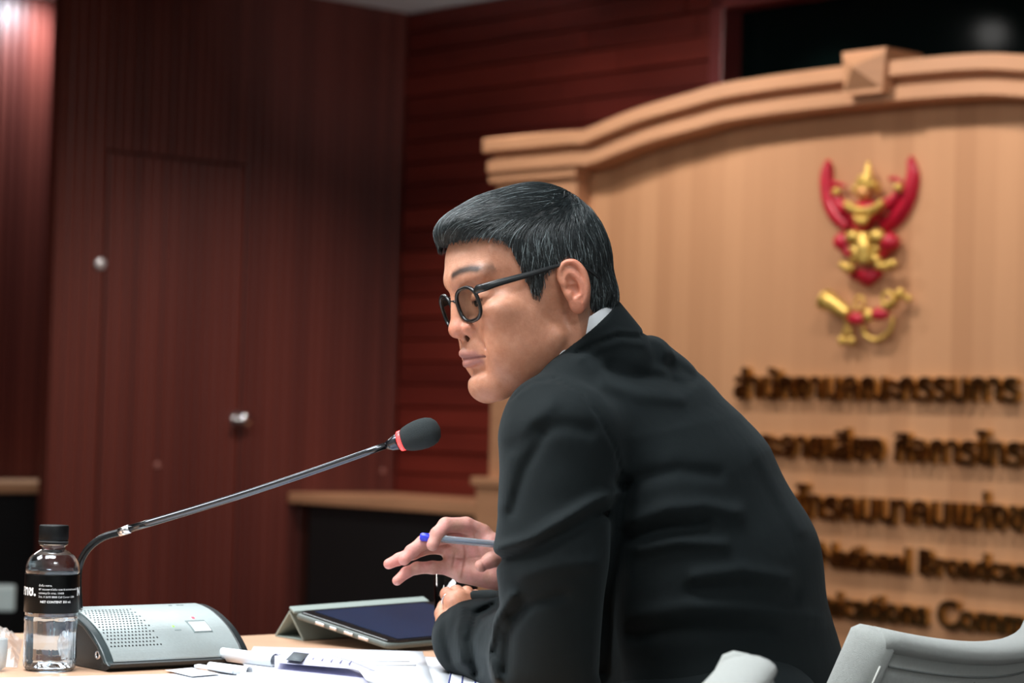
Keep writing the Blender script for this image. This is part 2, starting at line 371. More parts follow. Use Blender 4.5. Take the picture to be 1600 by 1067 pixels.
# ------------------------------------------------------------------ backdrop board
BO = .66
bb = thing('backdrop_board', wr(sz(1351, 500, BO)[0], 0, BO-.06), 'tall tan wooden backdrop with arched double cornice, keystone and veneer field', 'backdrop')
def bp(s, z, o=0): return wr(s, z, BO+o)
sc = sz(1351, 120, BO)[0]
cl = [sz(x, y, BO+.06) for x, y in ((925, 205), (975, 184), (1020, 167), (1090, 147), (1140, 133), (1225, 119), (1310, 108), (1351, 103))]
cl[-1] = (sc, cl[-1][1])
pl = sz(787, 300, BO)[0]; pr_ = sz(912, 300, BO)[0]
a0 = sz(770, 217, BO+.06); z_l = a0[1]
top = [(a0[0], z_l), (cl[0][0], cl[0][1])]
arch = [(p.x, p.y) for p in spline([Vector((s, z, 0)) for s, z in cl], 5)]
zl = (z_l+cl[0][1])/2
path = [(a0[0], zl), (pr_-.0, zl)]+[(s, z) for s, z in arch if s > pr_+.03]
path = path+[(2*sc-s, z) for s, z in path[-2::-1]]
def offp(path, d):
    out = []
    for i, (s, z) in enumerate(path):
        s0, z0 = path[max(i-1, 0)]; s1, z1 = path[min(i+1, len(path)-1)]
        L = math.hypot(s1-s0, z1-z0); out.append((s+d*(z1-z0)/L, z-d*(s1-s0)/L))
    return out
prof = [(0, -.06), (0, .105), (.004, .112), (.05, .112), (.056, .10), (.058, .055), (.078, .055), (.080, .075), (.085, .085), (.128, .085), (.134, .075), (.136, -.06)]
m = MB(); k = len(prof); rows = [offp(path, d) for d, _ in prof]
vs = [bp(rows[j][i][0], rows[j][i][1], prof[j][1]) for i in range(len(path)) for j in range(k)]
fs = [(i*k+j, i*k+(j+1) % k, (i+1)*k+(j+1) % k, (i+1)*k+j) for i in range(len(path)-1) for j in range(k)]+[tuple(range(k)), tuple(range((len(path)-1)*k, len(path)*k))[::-1]]
m.add(vs, fs); m.build('cornice', M['tanmould'], bb)
inner = offp(path, .12)
fld = [(s, z) for s, z in inner if pr_-.02 <= s <= 2*sc-pr_+.02]
m = MB(); m.prism([bp(s, z, -.03) for s, z in fld]+[bp(fld[-1][0], .02, -.03), bp(fld[0][0], .02, -.03)], B*-.03)
m.build('field_panel', M['tanwood'], bb)
for (s0, s1) in ((pl, pr_), (2*sc-pr_, 2*sc-pl)):
    m = MB(); m.box(bp(s0, .02, -.06), A*(s1-s0), B*.10, Z*(zl-.13-.02)); m.box(bp(s0-.02, zl-.17, -.06), A*(s1-s0+.04), B*.125, Z*.04)
    bevel(m.build('pilaster', M['tanmould'], bb), .006)
    zp = sz(770, 748, BO+.06)[1]
    m = MB(); m.box(bp(s0-.035, .0, -.06), A*(s1-s0+.07), B*.135, Z*zp); m.box(bp(s0-.05, zp-.03, -.06), A*(s1-s0+.1), B*.15, Z*.035)
    bevel(m.build('plinth', M['tanmould'], bb), .006)
ks0, kz1 = sz(1316, 82, BO+.13); ks1 = sz(1384, 100, BO+.13)[0]; kz0 = sz(1316, 150, BO+.13)[1]
m = MB(); cs = (ks0+ks1)/2; hw = (ks1-ks0)/2
m.hexa([bp(cs-hw*.86, kz0, -.06), bp(cs+hw*.86, kz0, -.06), bp(cs+hw*.86, kz0, .13), bp(cs-hw*.86, kz0, .13), bp(cs-hw, kz1, -.06), bp(cs+hw, kz1, -.06), bp(cs+hw, kz1, .13), bp(cs-hw, kz1, .13)])
zc_ = (kz0+kz1)/2
q = [bp(cs-hw*.84, kz0+.015, .131), bp(cs+hw*.84, kz0+.015, .131), bp(cs+hw*.96, kz1-.015, .131), bp(cs-hw*.96, kz1-.015, .131), bp(cs, zc_+.01, .19)]
m.add(q, [(0, 1, 4), (1, 2, 4), (2, 3, 4), (3, 0, 4), (3, 2, 1, 0)])
m.build('keystone', M['tanmould'], bb)

# ------------------------------------------------------------------ raised lettering
M['gold'] = mat('brass_letters', (200, 172, 112), .17, 1, var=.45, vscale=30)
def lettering(body, x0, y0, x1, y1, ch, label, upto=None, start='', zb=None, bold=.03, hpx=None):
    """fit the line so the letters between two anchors span pixels x0..x1 on baseline y0"""
    v, f = text_mesh(body, 1, 0, 0)
    def adv(t): return text_mesh(t, 1)[0][:, 0] if t else np.array([0.])
    xa = adv(start).max() if start else v[:, 0].min()
    xb = adv(upto).max() if upto else v[:, 0].max()
    s0, zb0 = sz(x0, y0, BO); s1, zb1 = sz(x1, y1, BO)
    k = (s1-s0)/(xb-xa); zb = (zb0+zb1)/2
    hs = k if hpx is None else hpx
    v, f = text_mesh(body, 1, .022/k, bold, 3)
    # split loose pieces and gather those that overlap sideways into letters
    par = list(range(len(v)))
    key = {}
    for i, c in enumerate(np.round(v, 4).tolist()):
        kk = tuple(c)
        if kk in key: par[i] = key[kk]
        else: key[kk] = i
    def find(a):
        while par[a] != a: par[a] = par[par[a]]; a = par[a]
        return a
    for fc in f:
        a = find(fc[0])
        for b_ in fc[1:]:
            b_ = find(b_)
            if b_ != a: par[b_] = a
    comp = {}
    for fi, fc in enumerate(f): comp.setdefault(find(fc[0]), []).append(fi)
    its = []
    for c, fi in comp.items():
        ids = sorted({i for j in fi for i in f[j]}); xs = v[ids, 0]; its.append([xs.min(), xs.max(), fi])
    its.sort(key=lambda a: a[0]); out = []
    for it in its:
        if out and it[0] < out[-1][1]-.35*min(it[1]-it[0], out[-1][1]-out[-1][0]): out[-1][1] = max(out[-1][1], it[1]); out[-1][2] = out[-1][2]+it[2]
        else: out.append(it)
    t = thing('raised_lettering', bp(s0, zb, -.03), label, 'lettering', 'rows of raised lettering on the backdrop')
    for a_, b2, fi in out:
        ids = sorted({i for j in fi for i in f[j]}); mp = {o: n_ for n_, o in enumerate(ids)}
        vs = [bp(s0+(v[i, 0]-xa)*k, zb+v[i, 1]*hs, -.03+(v[i, 2]+.022/k)*k*.62+.0008) for i in ids]
        mesh('letter', vs, [tuple(mp[i] for i in f[j]) for j in fi], M['gold'], t)
    return k
#            text, left anchor px, right anchor px
lettering('สำนักงานคณะกรรมการ', 1146, 618, 1588, 630, 0, 'topmost row of gold Thai letters under the horn emblem', bold=.028)
lettering('กระจายเสียง กิจการโทรทัศน์', 1180, 714, 1566, 724, 0, 'second row of gold Thai letters, brightest at its right end', start='ก', upto='กระจายเสียง กิจการโท', bold=.028)
lettering('และกิจการโทรคมนาคมแห่งชาติ', 1240, 810, 1600, 826, 0, 'third row of gold Thai letters, partly behind the dark jacket', start='และกิจการ', upto='และกิจการโทรคมนาคมแห่งช', bold=.028)
lettering('National Broadcasting and', 1276, 889, 1600, 905, 0, 'upper row of gold Latin letters reading National Broadcas', start='', upto='National Broadcas', bold=.03)
lettering('Telecommunications Commission', 1300, 970, 1600, 986, 0, 'lowest row of gold Latin letters, cut by the chair back', start='Telecommun', upto='Telecommunications Comm', bold=.03)

# ------------------------------------------------------------------ emblems on the board
M['gold2'] = mat('gilded_relief', (226, 186, 96), .35, .55, var=.25, vscale=40, bump=.5, bscale=120)
M['emred'] = mat('emblem_red', (196, 26, 52), .35, var=.12, vscale=40)
def ec(cx, cy, off=.0): return onplane(1250+cx/3.136, 220+cy/3.136, K+B*(BO+off-.03), B)
EU = 1/3.136*.00216
def eball(m, cx, cy, rx, ry, off=.02, d=None, mi=0): m.ball(ec(cx, cy, off), rx*EU*1.25, (d or min(rx, ry))*EU, ry*EU, (A, B, Z), 20, mi)
def etube(m, pts, rs, off=.02, mi=0): m.tube(spline([ec(x, y, off) for x, y in pts], 5), [np.interp(i, np.linspace(0, (len(pts)-1)*5, len(rs)), rs)*EU for i in range((len(pts)-1)*5+1)], 12, mi)
ge = thing('garuda_emblem', ec(330, 690), 'red winged garuda figure with gold crown and limbs on the tan board', 'emblem')
for outer, inn in ((((137, 92), (106, 170), (112, 290), (148, 380), (215, 440)), ((152, 130), (160, 205), (178, 285), (218, 345), (262, 410))),
                   (((545, 72), (577, 160), (562, 280), (505, 390), (425, 450)), ((538, 120), (524, 185), (500, 270), (455, 335), (390, 410)))):
    o_ = spline([ec(x, y, .012) for x, y in outer], 6); i_ = spline([ec(x, y, .012) for x, y in inn], 6)
    m = MB(); poly = o_+i_[::-1]; m.prism([p-B*.012 for p in poly], B*.02)
    mid = [(a+b)/2+B*.004 for a, b in zip(o_, i_)]; m.tube(mid, [max(.003, (a-b).length*.36) for a, b in zip(o_, i_)], 12)
    for u in (.3, .7): m.tube([a.lerp(b, u)+B*.014 for a, b in zip(o_, i_)][4:], .0032, 6)
    m.build('wing', M['emred'], ge, True)
for pts, hand, fr in ((((240, 335), (205, 320), (185, 285), (178, 255)), (178, 250), ((160, 208), (190, 212), (222, 222))), (((395, 325), (440, 305), (470, 270), (480, 235)), (480, 230), ((440, 188), (470, 185), (500, 205)))):
    m = MB(); etube(m, pts, [34, 30, 24, 16], .035); m.build('arm', M['emred'], ge, True)
    m = MB(); eball(m, hand[0], hand[1], 20, 22, .05); etube(m, ((hand[0]-10, hand[1]-10), (hand[0]+8, hand[1]-18)), [8, 8], .055); m.build('hand', M['gold2'], ge, True)
    m = MB(); etube(m, fr, [12, 12, 8], .03); m.build('arm_plume', M['emred'], ge, True)
m = MB(); etube(m, ((335, 100), (335, 130), (333, 175)), [5, 14, 26], .04); eball(m, 320, 195, 42, 34, .04, 34); etube(m, ((280, 215), (320, 225), (375, 212)), [14, 16, 16], .05); eball(m, 378, 232, 16, 30, .03); eball(m, 268, 240, 11, 26, .03)
m.build('crown', M['gold2'], ge, True)
m = MB(); eball(m, 310, 255, 36, 38, .045, 34); etube(m, ((300, 255), (298, 272)), [9, 6], .065); m.build('face', mat('gilded_face', (214, 150, 90), .4, .4), ge, True)
m = MB(); eball(m, 318, 355, 85, 62, .03, 46); etube(m, ((300, 400), (315, 440)), [52, 46], .03); m.build('body', M['emred'], ge, True)
m = MB(); m.prism([ec(x, y, .004) for x, y in ((235, 630), (400, 630), (410, 660), (345, 712), (290, 685))], B*.03); m.build('tail', M['emred'], ge, True)
m = MB(); etube(m, ((225, 310), (265, 335), (315, 345), (365, 335), (405, 300)), [20, 24, 22, 24, 20], .065); eball(m, 300, 392, 34, 24, .07); etube(m, ((265, 370), (300, 385), (340, 372)), [9, 9, 9], .075); m.build('collar_ornament', M['gold2'], ge, True)
for x, r in ((210, 42), (435, 48)):
    m = MB(); eball(m, x, 495, r, 46, .035); etube(m, ((x, 510), (x+(50 if x < 300 else -40), 560)), [34, 24], .03); m.build('thigh', M['emred'], ge, True)
m = MB(); eball(m, 262, 470, 38, 34, .06); eball(m, 378, 468, 38, 36, .06); etube(m, ((312, 450), (318, 520), (320, 600)), [22, 46, 36], .055); etube(m, ((255, 520), (285, 560), (250, 590)), [22, 24, 16], .05); etube(m, ((385, 520), (355, 560), (390, 590)), [22, 24, 16], .05)
m.build('loin_ornament', M['gold2'], ge, True)
for s_ in (((262, 628), (232, 622), (205, 602)), ((380, 612), (420, 614), (458, 596))):
    m = MB(); etube(m, s_, [20, 24, 16], .05); eball(m, s_[2][0], s_[2][1]+6, 14, 22, .05); m.build('foot', M['gold2'], ge, True)
he = thing('horn_emblem', ec(330, 1000), 'gold curved horn with red bands and tassels beneath the garuda', 'emblem')
m = MB(); etube(m, ((122, 778), (150, 790), (190, 815), (240, 850)), [50, 46, 38, 30], .04); m.tube([ec(120, 775, .04), ec(130, 782, .04)], 54*EU, 16); m.build('bell', M['gold2'], he, True)
m = MB(); eball(m, 278, 872, 44, 32, .045); m.build('red_band', M['emred'], he, True)
m = MB(); eball(m, 392, 848, 44, 32, .045); m.build('red_band', M['emred'], he, True)
m = MB(); eball(m, 338, 855, 28, 34, .05); etube(m, ((410, 830), (450, 800), (490, 745)), [24, 22, 16], .04); eball(m, 490, 748, 22, 26, .04); eball(m, 528, 772, 20, 18, .03); m.build('tube_section', M['gold2'], he, True)
n_ = 20; m = MB(); m.tube([ec(292+22*math.cos(2*math.pi*i/n_), 795+32*math.sin(2*math.pi*i/n_), .03) for i in range(n_+1)], 8*EU, 8); m.build('hanging_ring', M['gold2'], he, True)
m = MB(); m.tube([ec(430+26*math.cos(2*math.pi*i/n_), 772+32*math.sin(2*math.pi*i/n_), .06) for i in range(n_+1)], 11*EU, 8); m.build('hanging_ring', M['gold2'], he, True)
m = MB(); etube(m, ((305, 905), (325, 955), (380, 975), (440, 930), (455, 860)), [11, 12, 12, 11, 9], .03); m.build('cord_loop', M['gold2'], he, True)
m = MB(); etube(m, ((232, 880), (225, 920), (212, 950)), [14, 9, 12], .03); etube(m, ((235, 910), (250, 955)), [9, 12], .03); eball(m, 208, 978, 22, 24, .03); eball(m, 252, 980, 20, 22, .03); m.build('tassel', M['gold2'], he, True)

# ------------------------------------------------------------------ the table
TT = .74
M['table'] = mat('peach_table_laminate', (214, 172, 142), .35, var=.05, vscale=3, stretch=(1, 8, 1), bump=.05)
edge = [onz(-700, 989, TT), onz(0, 988.5, TT), onz(250, 990, TT), onz(370, 993, TT), onz(430, 990, TT), onz(560, 987, TT)]
for e in edge: e.z = TT
tp = [(e.x, e.y) for e in edge]+[(.02, 3.5), (.10, 3.36), (.125, 3.1), (.125, 2.62), (0, 2.42), (-.25, 2.25), (-.6, 1.9), (-1.6, 1.6), (edge[0].x-.2, 2.4)]
th = thing('conference_table', (-.5, 2.4, 0), 'long peach-coloured conference table with rounded far end', 'table')
m = MB(); m.prism([(x, y, TT-.035) for x, y in tp][::-1], (0, 0, .035)); bevel(m.build('tabletop', M['table'], th), .006)
m = MB()
cx_, cy_ = -.85, 2.3
m.prism([(cx_+(x-cx_)*.5, cy_+(y-cy_)*.6, .0) for x, y in tp][::-1], (0, 0, TT-.036)); m.build('pedestal', M['darkbrown'], th)

# ------------------------------------------------------------------ water bottle
bc = onz(77, 1047, TT); bc.z = TT+.0008
bt = thing('water_bottle', bc, 'small clear water bottle with black cap and black label at the left', 'bottle')
H = .1665; R = .0312
plastic = mat('clear_plastic', (240, 248, 255), .03, trans=1, ior=1.45)
water = mat('water', (245, 252, 255), .0, trans=1, ior=1.33)
def ribs(th, h):
    if .012 < h < .058: return 1-.035*max(0, math.cos(th*12))**3
    if h <= .012: return 1-.03*abs(math.sin(th*10))
    return 1
outer = [(.020, .004), (.0245, .001), (.0275, .0), (.0300, .004), (.0308, .010), (.0300, .0125), (R-.0006, .014), (R-.0006, .030), (R-.0006, .045), (R-.0004, .056), (R, .060), (R-.0012, .0615), (R-.0008, .063), (R-.0008, .1110), (R, .1122), (R+.0002, .1150),
         (R-.0003, .1185), (R-.0014, .1230), (R-.0040, .1285), (R-.0080, .1330), (R-.0125, .1363), (R-.0162, .1380), (.0140, .1395), (.0140, .1425), (.0165, .1435), (.0165, .1445), (.0138, .1450), (.0134, .158)]
inner = [(max(.001, r-.0006), max(h+.0006, .0018)) for r, h in outer[::-1]]
m = MB(); m.lathe(bc, [(.0005, .010), (.010, .008)]+outer+inner+[(.010, .009), (.0005, .0108)], 72, rad=ribs); m.build('bottle_body', plastic, bt, True)
wl_ = .104
wp = [(r-.0009, h) for r, h in outer[2:] if h < wl_]; wp[0] = (.026, .0022)
m = MB(); m.lathe(bc, [(.0005, .0112), (.010, .0096), (.0205, .005)]+wp+[(R-.001, wl_), (.0005, wl_)], 72, rad=ribs); m.build('water', water, bt, True)
rib_ = lambda th, h: 1+.012*math.cos(th*60) if .1505 < h < .1655 else 1
m = MB(); m.lathe(bc, [(.0166, .1448), (.0169, .1455), (.0169, .1492), (.0163, .1498), (.0166, .1505), (.0168, .1510), (.0168, .1652), (.0160, .1665), (.0005, .1668)], 120, rad=rib_); m.build('cap', mat('black_cap_plastic', (6, 7, 8), .5, spec=.2), bt, True)
m = MB(); m.lathe(bc, [(.0171, .1472), (.01715, .1476), (.0171, .1480)], 60); m.build('seal_ring', mat('grey_cap_line', (70, 74, 76), .5), bt, True)
lr = R+.00025
m = MB(); m.lathe(bc, [(lr-.0002, .0665), (lr, .0670), (lr, .1100), (lr-.0002, .1105), (lr-.0004, .1100), (lr-.0004, .0670), (lr-.0002, .0665)], 72, cap=False); lb = m.build('label', mat('black_label', (3, 4, 4), .3, spec=.15), bt, True)
wt_ = mat('label_white', (235, 238, 238), .5)
cdir = (CAM-bc); a_cam = math.atan2(cdir.y, cdir.x)
def wrap(body, size, ang, h, name, m_=wt_, bold=0, centre=False):
    v, f = text_mesh(body, size, 0, bold, 2)
    x = v[:, 0]-(v[:, 0].mean() if centre else 0)
    an = a_cam+math.radians(ang)+x/lr
    vs = [bc+Vector((math.cos(t)*(lr+.0002), math.sin(t)*(lr+.0002), h+y)) for t, y in zip(an, v[:, 1])]
    return mesh(name, vs, f, m_, lb)
wrap('กสทช.', .0150, -104, .0868, 'label_lettering', bold=.0006)
wrap('NBTC', .0125, 64, .0868, 'label_lettering', bold=.0006)
for i, s_ in enumerate(('น้ำดื่ม กสทช.', '87 ถนนพหลโยธิน ซอย 8 แขวงสามเสนใน', 'เขตพญาไท กทม. 10400', 'โทร. 0 2670 8888 Call Center 1200')):
    wrap(s_, .0031, -28, .0975-.0043*i, 'label_lettering')
wrap('NET CONTENT 350 ml.', .0036, -24, .0788, 'label_lettering', bold=.0001)

# ------------------------------------------------------------------ microphone unit
M['silver'] = mat('brushed_silver', (196, 208, 208), .38, .55, var=.05, vscale=30, stretch=(1, 20, 20))
M['unitdark'] = mat('unit_charcoal_plastic', (26, 32, 34), .42)
f0 = onz(168, 1051, TT); TH = math.radians(40)
ex = Vector((math.cos(TH), math.sin(TH), 0)); ey = Vector((-math.sin(TH), math.cos(TH), 0)); Z0 = TT+.0008
def mu(x, y, z): return Vector((f0.x, f0.y, Z0))+ex*x+ey*y+Z*z
UW = .200
mc = thing('microphone_unit', mu(UW/2, .06, 0), 'silver and black delegate microphone unit with long gooseneck and glowing red ring', 'microphone')
crv = [(0.006, .010), (.014, .020), (.025, .030), (.040, .041), (.058, .050), (.078, .0575), (.098, .062), (.112, .0635)]
def shell(x0, x1, lift, y_in=0, seg=24):
    pts = [(p.x, p.y) for p in spline([Vector((a, b, 0)) for a, b in crv], 4)]
    return [(y, z+lift) for y, z in pts]
body = [(0.012, .0), (.002, .004), (0.0, .008)]+[(y, z) for y, z in shell(0, 0, 0)]+[(.117, .060), (.119, .010), (.115, 0)]
m = MB(); m.prism([mu(0.004, y, z) for y, z in body], ex*(UW-.008)); m.build('housing', M['unitdark'], mc)
for x in (0, UW-.011):
    m = MB(); pp = shell(0, 0, .0012)
    m.prism([mu(x, y, z) for y, z in [(-.001, .006)]+pp+[(.118, .061)]]+[mu(x, y, z) for y, z in ((.116, .056), (.098, .055), (.06, .046), (.028, .026), (.010, .008))], ex*.011); bevel(m.build('end_band', M['unitdark'] if x else mat('charcoal_band', (52, 64, 66), .4), mc), .002)
pp = shell(0, 0, .0022)
m = MB(); q_ = [mu(.011, y, z) for y, z in pp]; q2 = [mu(UW-.012, y, z) for y, z in pp]; n_ = len(pp)
dn = [p-Z*.0018 for p in q_]; dn2 = [p-Z*.0018 for p in q2]
m.add(q_+q2+dn+dn2, [(i, n_+i, n_+i+1, i+1) for i in range(n_-1)]+[(2*n_+i, 2*n_+i+1, 3*n_+i+1, 3*n_+i) for i in range(n_-1)]+[(0, 2*n_, 3*n_, n_), (n_-1, 2*n_-1, 4*n_-1, 3*n_-1)]+[(i, i+1, 2*n_+i+1, 2*n_+i) for i in range(n_-1)]+[(n_+i+1, n_+i, 3*n_+i, 3*n_+i+1) for i in range(n_-1)])
fp = m.build('face_plate', M['silver'], mc)
L_ = [0]
for i in range(n_-1): L_.append(L_[-1]+math.hypot(pp[i+1][0]-pp[i][0], pp[i+1][1]-pp[i][1]))
def onface(x, u, lift=.0003):   # u: 0 front .. 1 back along the curve
    l = u*L_[-1]; i = min(max(np.searchsorted(L_, l)-1, 0), n_-2); t = (l-L_[i])/(L_[i+1]-L_[i])
    y = pp[i][0]+(pp[i+1][0]-pp[i][0])*t; z = pp[i][1]+(pp[i+1][1]-pp[i][1])*t
    d = Vector((0, pp[i+1][0]-pp[i][0], pp[i+1][1]-pp[i][1])).normalized(); nn = ey*-d.z+Z*d.y; tt = ey*d.y+Z*d.z
    return mu(x, y, z)+nn*lift, tt, nn
m = MB()
for r in range(15):
    for c in range(15):
        x = .015+c*.0048+(.0024 if r % 2 else 0); u = .16+r*.047
        if c > 12 and r % 2: continue
        p, tt, nn = onface(x, u); pts = [p+ex*math.cos(a)*.00125+tt*math.sin(a)*.00125 for a in [k*math.pi/4 for k in range(8)]]
        m.add(pts, [tuple(range(8))])
m.build('speaker_grille', mat('grille_hole', (10, 14, 16), .8), mc)
def plate(x0, x1, u0, u1, lift, name, mm, parent=mc):
    m = MB(); v = []
    for i in range(5):
        u = u0+(u1-u0)*i/4
        for x in (x0, x1): v.append(onface(x, u, lift)[0])
    for i in range(5):
        u = u0+(u1-u0)*i/4
        for x in (x0, x1): v.append(onface(x, u, .0)[0])
    m.add(v, [(2*i, 2*i+1, 2*i+3, 2*i+2) for i in range(4)]+[(0, 10, 11, 1), (8, 9, 19, 18)]+[(2*i, 2*i+2, 12+2*i, 10+2*i) for i in range(4)]+[(2*i+1, 11+2*i, 13+2*i, 2*i+3) for i in range(4)])
    return m.build(name, mm, parent)
plate(.136, .163, .30, .50, .0006, 'button_shadow', mat('button_shadow_line', (120, 134, 134), .5))  # grey plate painted as the shadow line round the button
plate(.138, .161, .31, .46, .0014, 'talk_button', mat('pale_button', (226, 232, 234), .4))
plate(.150, .153, .54, .57, .0006, 'red_indicator', mat('red_led', (255, 60, 70), .4, emis=(255, 40, 60), estr=2.0))
plate(.1125, .1150, .40, .418, .0006, 'green_indicator', mat('green_led', (120, 230, 80), .4, emis=(120, 255, 60), estr=1.2))
plate(.112, .121, .34, .352, .0003, 'printed_caption', mat('grey_print', (130, 145, 145), .5))
for i in range(4):
    plate(.143+i*.0055, .143+i*.0055+.0042, .90, .925, .0003, 'maker_mark', mat('grey_print2', (110, 124, 126), .5)) if i != 1 else None
m = MB(); jp = mu(.004, .028, .017)
m.lathe(jp+ex*.0, [(.0052, 0), (.0052, .002), (.0034, .0022), (.0032, .0005)], 20, axis=-ex, cap=False); m.build('headphone_jack', M['chrome'], mc, True)
gp = [W(124, 950, 2.87), W(122, 905, 2.87), W(126, 878, 2.87), W(139, 856, 2.865), W(160, 840, 2.86), W(185, 832, 2.855), W(205, 826, 2.85)]
gs = spline(gp, 10)
m = MB(); m.tube(gs, [.0042+.0003*(i % 2) for i in range(len(gs))], 14); m.build('gooseneck', mat('flex_neck_metal', (46, 48, 50), .3, .8), mc, True)
p1 = W(187, 831.5, 2.855); p2 = W(203, 826, 2.85); p3 = W(606, 695, 2.78); p3b = W(612, 694, 2.78); p4 = W(622, 690, 2.777)
m = MB(); m.tube([p1, p2], .0052, 16); m.build('neck_collar', M['chrome'], mc, True)
m = MB(); m.tube([p2.lerp(p3, i/12)-Z*.003*math.sin(math.pi*i/12) for i in range(13)], [.0046-.0007*i/12 for i in range(13)], 16); m.build('stem', mat('gunmetal_stem', (84, 86, 90), .16, .95), mc, True)
dz_ = (p4-p3).normalized()
m = MB(); m.tube([p3-dz_*.002, p3b, p4-dz_*.001, p4+dz_*.002], [.0045, .0075, .0092, .0092], 20); m.build('capsule_sleeve', mat('dark_chrome', (70, 72, 78), .2, .9), mc, True)
m = MB(); m.tube([p4+dz_*.002, p4+dz_*.008], [.0118, .0122], 24); m.build('light_ring', mat('red_ring_glow', (255, 70, 70), .3, emis=(255, 50, 50), estr=1.6), mc, True)
m = MB(); ax_ = (W(665, 676, 2.77)-p4).normalized()
m.lathe(p4+dz_*.006, [(.0118, 0), (.0140, .004), (.0158, .010), (.0172, .018), (.0175, .026), (.0168, .033), (.0145, .039), (.0105, .043), (.005, .045), (.0003, .0455)], 32, axis=ax_); m.build('foam_windscreen', mat('black_foam', (38, 46, 48), .95, bump=.8, bscale=1500), mc, True)

# ------------------------------------------------------------------ tablet in its folded cover
P0 = W(458, 966, 3.21); P2 = W(674, 949, 3.36); P1 = onz(607, 1016, TT+.003); P3 = P1+(P2-P0)*.98
tb = thing('tablet', P1, 'black-screened tablet propped on a grey folding cover at the table edge', 'tablet')
nn = (P1-P0).cross(P2-P0).normalized(); nn = nn if nn.z > 0 else -nn
def tq(a, b, h): return P0+(P1-P0)*a+(P2-P0)*b+nn*h
def tslab(a0, a1, b0, b1, h0, h1, r=.05, n=6):
    poly = []
    for (ca, cb, st) in ((a1-r, b1-r*1.3, 0), (a0+r, b1-r*1.3, 90), (a0+r, b0+r*1.3, 180), (a1-r, b0+r*1.3, 270)):
        for i in range(n+1):
            t = math.radians(st+90*i/n); poly.append((ca+r*math.cos(t), cb+r*1.3*math.sin(t)))
    m = MB(); m.prism([tq(a, b, h0) for a, b in poly], nn*(h1-h0)); return m
bevel(tslab(0, 1, 0, 1, -.0, .008).build('back_case', mat('grey_case', (96, 104, 100), .5), tb), .003)
bevel(tslab(.015, .985, .02, .98, .0081, .0105).build('bezel', mat('tablet_bezel', (14, 18, 22), .15), tb), .0008)
tslab(.06, .94, .10, .90, .0106, .0110, r=.01).build('screen', mat('dark_blue_screen', (30, 44, 70), .12, spec=.6, var=.15, vscale=15), tb)
for (a, b) in ((.25, .34), (.40, .47), (.55, .64), (.70, .80)):
    m = MB(); m.prism([tq(a, -.012, .003), tq(b, -.012, .003), tq(b, -.012, .0065), tq(a, -.012, .0065)], (P2-P0)*.015); bevel(m.build('side_button', M['chrome'], tb), .0005)
M['cover'] = mat('grey_green_cover', (146, 158, 152), .55, bump=.2, bscale=900)
e_ = (P2-P0); r0 = W(452, 953, 3.25); rl = Vector((r0.x, r0.y, r0.z)); b0 = onz(429, 992, TT+.002); b1 = onz(474, 999, TT+.002)
def flap(a, b, th_, name, ext=.98):
    d = (b-a); pn = d.cross(e_).normalized()*th_
    m = MB(); m.box(a, d, e_*ext, pn); return bevel(m.build(name, M['cover'], tb), .001)
flap(rl, b0, .003, 'cover_flap'); flap(rl-Z*.001, b1, -.003, 'cover_flap'); flap(b0, b1, -.002, 'cover_flap')
flap(rl+Z*.001, P0+nn*.006, .004, 'cover_hinge')

# ------------------------------------------------------------------ papers
M['paper'] = mat('white_paper', (222, 226, 232), .7); M['lav'] = mat('lavender_paper', (188, 188, 212), .7); M['ink'] = mat('grey_printed_block', (84, 92, 98), .7); M['inkb'] = mat('blue_ink', (60, 70, 130), .6)
def sheet(name, quad, h, label, m_=None, curl=None, nx=12, ny=12, parent=None, group='papers on the table', z=TT):
    q = [onz(x, y, z) for x, y in quad]
    vs = []; 
    for i in range(nx+1):
        for j in range(ny+1):
            u, v = i/nx, j/ny
            p = (q[0]*(1-u)+q[1]*u)*(1-v)+(q[3]*(1-u)+q[2]*u)*v; p = Vector((p.x, p.y, z+h+.0005))
            if curl: p = p+curl(u, v)
            vs.append(p)
    n0 = len(vs); vs += [p-Z*.0004 for p in vs]; k = ny+1
    fs = [(i*k+j, (i+1)*k+j, (i+1)*k+j+1, i*k+j+1) for i in range(nx) for j in range(ny)]
    fs += [tuple(n0+t for t in f[::-1]) for f in fs]
    bd = [(i*k) for i in range(nx+1)]+[nx*k+j for j in range(1, k)]+[i*k+ny for i in range(nx-1, -1, -1)]+[j for j in range(ny-1, 0, -1)]
    fs += [(bd[i], n0+bd[i], n0+bd[(i+1) % len(bd)], bd[(i+1) % len(bd)]) for i in range(len(bd))]
    o = mesh(name, vs, fs, m_ or M['paper'], parent, True)
    if label: tag(o, label, 'paper', group)
    return o
sheet('paper_sheet', ((-60, 1061), (402, 1050), (440, 1130), (-120, 1140)), .0, 'white sheet along the bottom left, under bottle and papers')
sheet('paper_sheet', ((392, 1019), (700, 1030), (712, 1105), (340, 1110)), .0012, 'broad white sheet beside the sleeve, under the folded page', curl=lambda u, v: Z*.0015*math.sin(3*u+2*v))
sheet('paper_sheet', ((396, 1016), (660, 1025), (690, 1110), (345, 1120)), .0042, 'uppermost white sheet of the pile left of the sleeve', curl=lambda u, v: Z*(.0012*math.sin(4*v+u)+.003*max(0, .12-v)))
sheet('paper_sheet', ((704, 1036), (800, 1046), (810, 1085), (700, 1088)), .0005, 'white sheet under the black elbow with ruled blue lines')
for i in range(3):
    sheet('ruled_line', ((706+i*18, 1042), (708+i*18, 1042), (700+i*22, 1080), (697+i*22, 1080)), .0009, None, M['inkb'], nx=1, ny=1, parent=bpy.data.objects['paper_sheet.003'])
